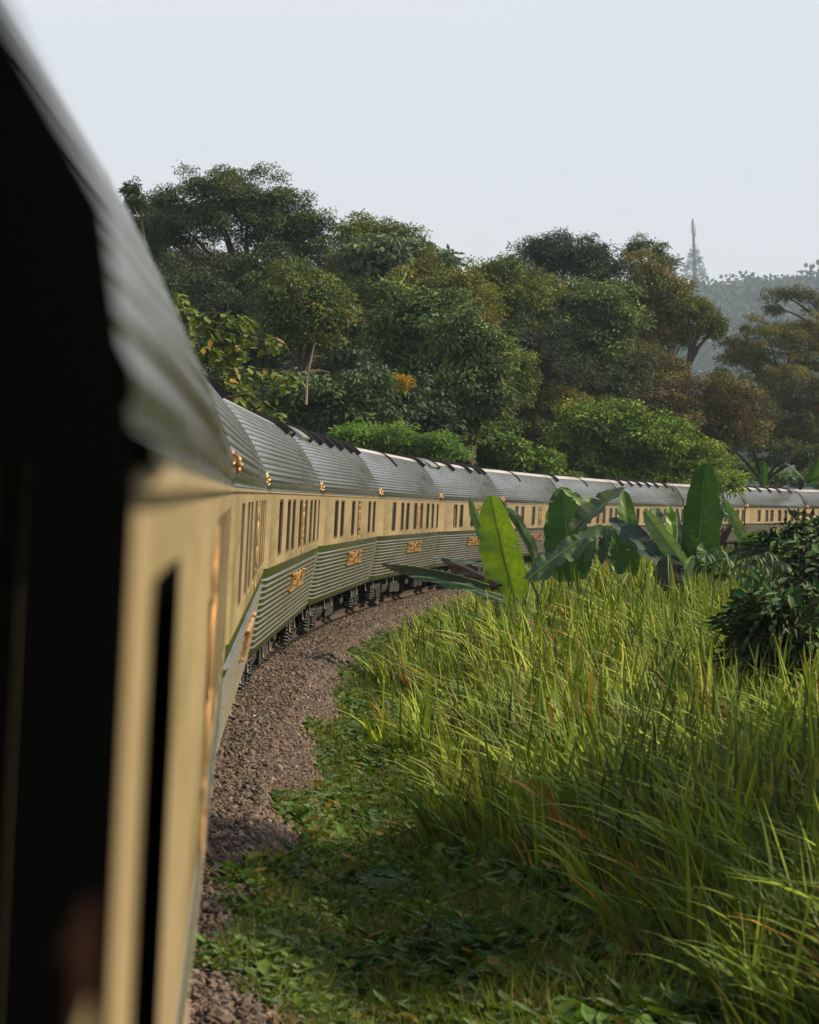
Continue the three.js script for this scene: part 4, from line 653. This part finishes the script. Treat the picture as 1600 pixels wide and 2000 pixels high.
{ // dark leafy bush at the right edge and its neighbours
  const bush = (name, label, cat, px, d, n, spots, mats, size, o = {}) => {
    const base = pix(px, 1000, d); base.y = groundY(base.x, d); seed = px + d;
    const t = thing(name, label, cat, null, base), g = [];
    const tips = []; for (const [x, y, r] of spots) { const e = pix(x, y, d + gauss() * 1.5).sub(base); g.push(tube([V(gauss() * 0.2, -0.1, gauss() * 0.2), e.clone().multiplyScalar(0.5).add(V(gauss() * 0.15, 0.2, gauss() * 0.15)), e], 0.025, 0.008, 5)); tips.push([e, r * d / F]); }
    part('stem', merged(g), M.bark, t);
    for (let i = 0; i < n; i++) { const [e, r] = tips[i % tips.length], l = part('leaf', BL[Math.floor(rnd() * 3)], mats[Math.floor(rnd() * mats.length)], t); const a = rnd() * 6.283, u = rr(-0.8, 1), q = Math.sqrt(1 - u * u), rj = r * rr(0.5, 1.45); l.position.set(e.x + Math.cos(a) * q * rj, e.y + u * rj * 0.8, e.z + Math.sin(a) * q * rj * 1.5); l.rotation.set(rr(-0.1, 1.1), -a + Math.PI / 2 + gauss() * 0.7, gauss() * 0.4, 'YXZ'); l.scale.setScalar(size * rr(0.65, 1.25)); }
    if (o.fill) { const im = new THREE.InstancedMesh(SPRAY.mid[1], M.leaf, o.fill); for (let i = 0; i < o.fill; i++) { const [e, r] = tips[i % tips.length]; const a = rnd() * 6.283, u = rr(-1, 0.7), q = Math.sqrt(1 - u * u) * Math.sqrt(rnd()); o3.position.set(e.x + Math.cos(a) * q * r, Math.max(0.05, e.y + u * r * 0.9 - rnd() * r * 0.7), e.z - 0.1 + Math.sin(a) * q * r); o3.rotation.set(gauss(), rnd() * 6, gauss()); o3.scale.setScalar(rr(0.5, 0.8)); o3.updateMatrix(); im.setMatrixAt(i, o3.matrix); im.setColorAt(i, c3.setRGB(...(o.fillCol ?? [0.022, 0.034, 0.012]).map(x => x * rr(0.6, 1.4)))); } im.name = 'shade_toned_inner_leaves'; im.userData.kind = 'stuff'; t.add(im); }  // inner leaves coloured far darker, imitating shade inside the bush
    return t;
  };
  bush('leafy_bush', 'dark broad-leaved bush at the right edge, shade put into its inner leaves', 'bush', 1580, 40, 280, [[1500, 1200, 22], [1528, 1174, 24], [1568, 1154, 26], [1613, 1127, 30], [1648, 1112, 30], [1583, 1192, 34], [1638, 1182, 36], [1538, 1232, 26], [1598, 1257, 40], [1658, 1262, 40], [1568, 1302, 26], [1628, 1332, 40], [1678, 1372, 50]], [glossLeaf([0.08, 0.16, 0.025], 0.3), glossLeaf([0.09, 0.15, 0.055], 0.2), glossLeaf([0.15, 0.23, 0.022], 0.4), glossLeaf([0.045, 0.085, 0.02], 0.15)], 0.27, { fill: 220 });
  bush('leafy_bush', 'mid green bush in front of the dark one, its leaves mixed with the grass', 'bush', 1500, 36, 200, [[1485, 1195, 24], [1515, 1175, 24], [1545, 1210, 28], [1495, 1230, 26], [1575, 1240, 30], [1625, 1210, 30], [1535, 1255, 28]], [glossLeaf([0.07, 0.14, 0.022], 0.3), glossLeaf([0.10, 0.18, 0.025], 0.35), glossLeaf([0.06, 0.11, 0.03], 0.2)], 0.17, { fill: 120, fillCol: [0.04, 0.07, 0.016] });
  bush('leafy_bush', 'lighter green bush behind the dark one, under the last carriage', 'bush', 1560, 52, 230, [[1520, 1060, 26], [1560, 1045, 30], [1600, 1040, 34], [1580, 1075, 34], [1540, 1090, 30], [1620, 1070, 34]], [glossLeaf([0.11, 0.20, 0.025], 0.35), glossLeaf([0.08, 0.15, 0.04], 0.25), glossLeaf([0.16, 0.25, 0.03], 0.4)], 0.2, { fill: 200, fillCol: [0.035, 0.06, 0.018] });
  // plants with fingered leaves
  const fingered = (label, spots, d, cols) => {
    const base = pix(spots[0][0], 1000, d); base.y = groundY(base.x, d); seed = 7 + spots[0][0];
    const t = thing('fingered_leaf_plant', label, 'plant', null, base), g = [];
    for (const [x, y] of spots) { const e = pix(x, y, d + gauss() * 0.8).sub(base), dir = rnd() * 6.28; g.push(tube([V(gauss() * 0.15, -0.1, gauss() * 0.15), e.clone().multiplyScalar(0.6).add(V(0, 0.15, 0)), e], 0.014, 0.006, 5)); const m = cols[Math.floor(rnd() * cols.length)]; for (let k = 0; k < 7; k++) { const l = part('leaf', BL[2], m, t); l.position.copy(e); l.rotation.set(rr(0.3, 0.8), dir + (k - 3) * 0.62, gauss() * 0.15, 'YXZ'); l.scale.set(0.19, 0.24, rr(0.22, 0.3) * (1 - Math.abs(k - 3) * 0.08)); } }
    part('stem', merged(g), M.stalk, t); return t;
  };
  const fm = [glossLeaf([0.075, 0.125, 0.045], 0.3), glossLeaf([0.055, 0.10, 0.028], 0.3), glossLeaf([0.10, 0.16, 0.06], 0.3)];
  fingered('plant with fingered drooping leaves right below the tallest banana leaf', [[1380, 1082], [1405, 1075], [1420, 1090], [1440, 1085], [1395, 1100], [1425, 1108], [1375, 1105], [1455, 1100], [1410, 1120], [1445, 1118]], 51, fm);
  fingered('plant with fingered leaves left of the dark bush at the right', [[1480, 1085], [1500, 1078], [1515, 1092], [1470, 1105], [1495, 1105], [1530, 1100], [1480, 1125], [1510, 1120]], 49, fm);
  fingered('low fingered-leaf plant in the grass in front of the right bush', [[1455, 1130], [1475, 1145], [1440, 1150], [1490, 1155], [1460, 1165]], 46, fm);
}
// ---------------------------------------------------------------- long grass on the bank
const wildT = d => mix(mix(4.2, 3.3, sstep(17, 26, d)), 2.75, sstep(28, 60, d)); // where the long grass starts
function grassGeo(k, n, h0, h1, wid, lean, spread) {
  seed = 600 + k * 17; const s = new Strip();
  for (let i = 0; i < n; i++) {
    const h = rr(h0, h1), w = wid * rr(0.6, 1.2), a = rnd() * 6.283, x0 = gauss() * spread, z0 = gauss() * spread;
    const lx = lean * rr(0.1, 1.2) + gauss() * 0.26, lz = gauss() * 0.35, droop = rr(0.03, 0.42) * (rnd() < 0.25 ? 1.8 : 1), N = 6, dir = V(-lx, 0, lz), ca = Math.cos(a), sa = Math.sin(a);
    for (let j = 0; j <= N; j++) { const q = j / N, ww = w * (q < 0.15 ? 0.7 + 2 * q : Math.pow(1 - (q - 0.15) / 0.85, 0.75)) / 2, f = h * (q * 0.75 + q * q * droop * 1.6), y = h * (q - droop * q * q * q * 0.75); const px = x0 + dir.x * f, pz = z0 + dir.z * f; s.v(px - ca * ww, y, pz - sa * ww, 0, q); s.v(px + ca * ww, y, pz + sa * ww, 1, q); }
    const b = s.p.length / 3 - 2 * (N + 1); for (let j = 0; j < N; j++) s.quad(b + j * 2, b + j * 2 + 1, b + j * 2 + 3, b + j * 2 + 2);
  }
  return s.build();
}
M.grass = leafMat({ transmission: 0.24, thickness: 0, roughness: 0.85, specularIntensity: 0.7 });
{
  const grass = new THREE.Group(); grass.name = 'long_grass'; tag(grass, 'long green and straw coloured grass leaning toward the track on the bank', 'grass', null, 'stuff'); scene.add(grass);
  const G = [[grassGeo(0, 7, 0.75, 1.3, 0.07, 0.36, 0.22), 3600], [grassGeo(1, 7, 0.6, 1.1, 0.056, 0.42, 0.26), 3400], [grassGeo(2, 5, 0.95, 1.55, 0.075, 0.28, 0.18), 2300], [grassGeo(3, 4, 0.5, 1.0, 0.034, 0.5, 0.3), 2600]];
  G.forEach(([g, n], gi) => {
    seed = 1400 + gi; const list = [];
    let guard = 0;
    while (list.length < n && guard++ < n * 12) {
      const d = 14.5 + 82 * Math.pow(rnd(), 1.15), half = d / 6.4 * 0.8; const x = rr(-half * 0.8, half * 1.25 + 0.8), t = lateral(x, d), e = wildT(d) + (fbm(x * 0.6, d * 0.25 + 5, 3) - 0.5) * 1.6;
      if (t < e) continue; if (t > 16) continue; if (t < e + 0.7 && rnd() < 0.5) continue;
      list.push([x, d, t, e]);
    }
    const im = new THREE.InstancedMesh(g, M.grass, list.length);
    list.forEach(([x, d, t, e], i) => {
      const patch = fbm(x * 0.5 + 9, d * 0.35, 3), near = sstep(30, 16, d), sc = rr(0.75, 1.2) * mix(0.7, 1, sstep(0, 1.5, t - e)) * mix(0.85, 1.1, patch);
      o3.position.set(x, groundY(x, d) - 0.03, -d); o3.rotation.set(gauss() * 0.2, gauss() * 0.9, gauss() * 0.2); o3.scale.set(sc * 0.9, sc, sc * 0.9); o3.updateMatrix(); im.setMatrixAt(i, o3.matrix);
      const v = mix(0.22, 1.45, Math.pow(rnd(), 0.9)), r = rnd(), dry = 0.035 + 0.11 * sstep(0.45, 0.7, patch) + (gi === 3 ? 0.14 : 0);
      if (r < dry * 0.3) im.setColorAt(i, c3.setRGB(0.50 * v, 0.23 * v, 0.03 * v)); else if (r < dry) im.setColorAt(i, c3.setRGB(0.46 * v, 0.42 * v, 0.05 * v)); else if (r < 0.55) im.setColorAt(i, c3.setRGB(0.235 * v, 0.295 * v, 0.005 * v)); else im.setColorAt(i, c3.setRGB(0.118 * v, 0.188 * v, 0.007 * v));
    });
    im.name = 'grass_blades'; grass.add(im);
  });
}
{ // low broad-leaved weeds between the stones and the long grass
  const weedGeo = (k, n, size, r) => { seed = 3000 + k; const s = new Strip(), list = []; for (let i = 0; i < n; i++) { const g = blade(size * rr(0.6, 1.2), size * rr(0.45, 0.75), rr(-0.2, 0.3), 0.2, 3); const m = new THREE.Matrix4().compose(V(gauss() * r, Math.abs(gauss()) * r * 0.8 + 0.03, gauss() * r), new THREE.Quaternion().setFromEuler(new THREE.Euler(rr(-0.7, 0.5), rnd() * 6.283, gauss() * 0.4, 'YXZ')), V(1, 1, 1)); g.applyMatrix4(m); list.push(g); } return merged(list); };
  const weeds = new THREE.Group(); weeds.name = 'weeds'; tag(weeds, 'low leafy weeds and creepers between the gravel and the long grass', 'weeds', null, 'stuff'); scene.add(weeds);
  [[weedGeo(0, 12, 0.095, 0.15), 7600, [0.085, 0.17, 0.016]], [weedGeo(1, 16, 0.06, 0.14), 8500, [0.115, 0.18, 0.014]], [weedGeo(2, 7, 0.14, 0.17), 2600, [0.065, 0.14, 0.03]], [grassGeo(9, 9, 0.12, 0.3, 0.011, 0.4, 0.1), 5000, [0.14, 0.18, 0.018]]].forEach(([g, n, col], gi) => {
    seed = 2200 + gi; const list = []; let guard = 0;
    while (list.length < n && guard++ < n * 14) {
      const d = 14.5 + 72 * Math.pow(rnd(), 1.2), t = rr(1.3, 7), p = fromTrack(d, t), nz = fbm(p.x * 0.55 + 3, d * 0.22 + 8, 4), w = wildT(d);
      // edge of the growth: wanders over the stones, with tongues at some places
      const tongue = 0.75 * Math.exp(-(((d - 29.5) / 1.4) ** 2)) + 0.45 * Math.exp(-(((d - 19.2) / 0.9) ** 2)) + 0.25 * Math.exp(-(((d - 37) / 2.2) ** 2)) + 0.2 * Math.exp(-(((d - 24) / 1.2) ** 2));
      const edge = mix(1.72, 2.12, sstep(20, 34, d)) - tongue * 0.7 + (nz - 0.5) * 1.3 - 0.25 * sstep(40, 70, d) ;
      if (t < edge || t > w + 1.2) continue; if (t < edge + 0.25 && rnd() < 0.55) continue; if (fbm(p.x * 1.7, d * 0.9 + gi * 13, 3) < (gi === 2 ? 0.5 : 0.41)) continue;
      list.push([p.x, d, t]);
    }
    const im = new THREE.InstancedMesh(g, M.leafThin, list.length);
    list.forEach(([x, d, t], i) => { const base = t < 2.55 ? Math.max(groundY(x, d), (t < 1.62 ? -0.19 : -0.19 - (t - 1.62) * 0.48) + rise(d)) : groundY(x, d); o3.position.set(x, base - 0.01, -d); o3.rotation.set(gauss() * 0.2, rnd() * 6.283, gauss() * 0.2); o3.scale.setScalar(rr(0.7, 1.35) * mix(0.9, 1.5, sstep(2.6, 3.8, t))); o3.updateMatrix(); im.setMatrixAt(i, o3.matrix); const v = rr(0.6, 1.35), y = rnd() < 0.07; im.setColorAt(i, y ? c3.setRGB(0.26 * v, 0.19 * v, 0.03) : c3.setRGB(col[0] * v * rr(0.85, 1.25), col[1] * v, col[2] * v)); });
    im.name = 'weed_leaves'; weeds.add(im);
  });
}
{ // mossy concrete block beside the track
  const p = pix(908, 1186, 84), y = groundY(p.x, 84), b = thing('concrete_block', 'mossy concrete block half hidden in grass beside the gravel', 'concrete block', null, V(p.x, y - 0.05, p.z));
  const s = new THREE.Shape(); s.moveTo(-0.48, -0.3); s.lineTo(0.48, -0.3); s.lineTo(0.5, 0.3); s.lineTo(-0.46, 0.28);
  const m = std([0.13, 0.15, 0.085], { roughness: 0.95, map: dataTex(128, (u, v) => { const n = tnoise(u, v, 6, 4); return [0.55 + 0.5 * n, 0.6 + 0.45 * n, 0.5 + 0.4 * n]; }, true, 1, 1) });
  part('slab', new THREE.ExtrudeGeometry(s, { depth: 0.3, bevelEnabled: true, bevelSize: 0.02, bevelThickness: 0.02, bevelSegments: 2 }).rotateX(-Math.PI / 2), m, b).position.y = 0.0;
  part('cap', new THREE.ExtrudeGeometry(s, { depth: 0.05, bevelEnabled: true, bevelSize: 0.012, bevelThickness: 0.012, bevelSegments: 1 }).scale(1.06, 1.06, 1).rotateX(-Math.PI / 2).translate(0, 0.33, 0), m, b); b.rotation.y = -0.1;
}
// trees beside the line, right of the picture, that shade the near weeds
for (const [x, d, h, r, label] of [[12.0, 14, 13, 4.6, 'tall shade tree beside the line, nearer one right of the picture'], [14.6, 26, 14, 4.8, 'tall shade tree beside the line, farther one right of the picture']]) {
  seed = Math.round(x * 100 + d); const foot = V(x, groundY(x, d), -d), t = thing('shade_tree', label, 'tree', null, foot), g = [tube([V(0, -0.3, 0), V(0.1, h * 0.3, 0), V(-0.05, h * 0.55, 0.1)], 0.32, 0.2)], mats = [], cols = [];
  for (let k = 0; k < 9; k++) { const a = k * 2.4, q = k ? r * 0.6 : 0, c = V(Math.cos(a) * q, h * (0.55 + 0.06 * (k % 4)), Math.sin(a) * q), lr = r * rr(0.38, 0.5); g.push(tube([V(-0.05, h * 0.45, 0.1), c.clone().multiplyScalar(0.6).add(V(0, h * 0.25, 0)), c], 0.14, 0.04)); for (let j = 0; j < 130; j++) { const w = rr(-0.8, 1), b = rnd() * 6.283, p = Math.sqrt(1 - w * w), rd = lr * Math.pow(rnd(), 0.35); o3.position.set(c.x + Math.cos(b) * p * rd, c.y + w * rd * 0.8, c.z + Math.sin(b) * p * rd); o3.rotation.set(gauss() * 0.6, rnd() * 6, gauss() * 0.6); o3.scale.setScalar(rr(0.9, 1.5)); o3.updateMatrix(); mats.push(o3.matrix.clone()); cols.push(rr(0.7, 1.3)); } }
  part('trunk', merged(g), M.bark, t); const im = new THREE.InstancedMesh(SPRAY.mid[2], M.leaf, mats.length); mats.forEach((m, i) => { im.setMatrixAt(i, m); im.setColorAt(i, c3.setRGB(0.05 * cols[i], 0.085 * cols[i], 0.025 * cols[i])); }); im.name = 'crown'; im.userData.kind = 'stuff'; t.add(im);
}
shade(scene);
console.log('tree sprays', TREESTAT.n, 'objects', scene.children.length);
renderer.render(scene, camera);
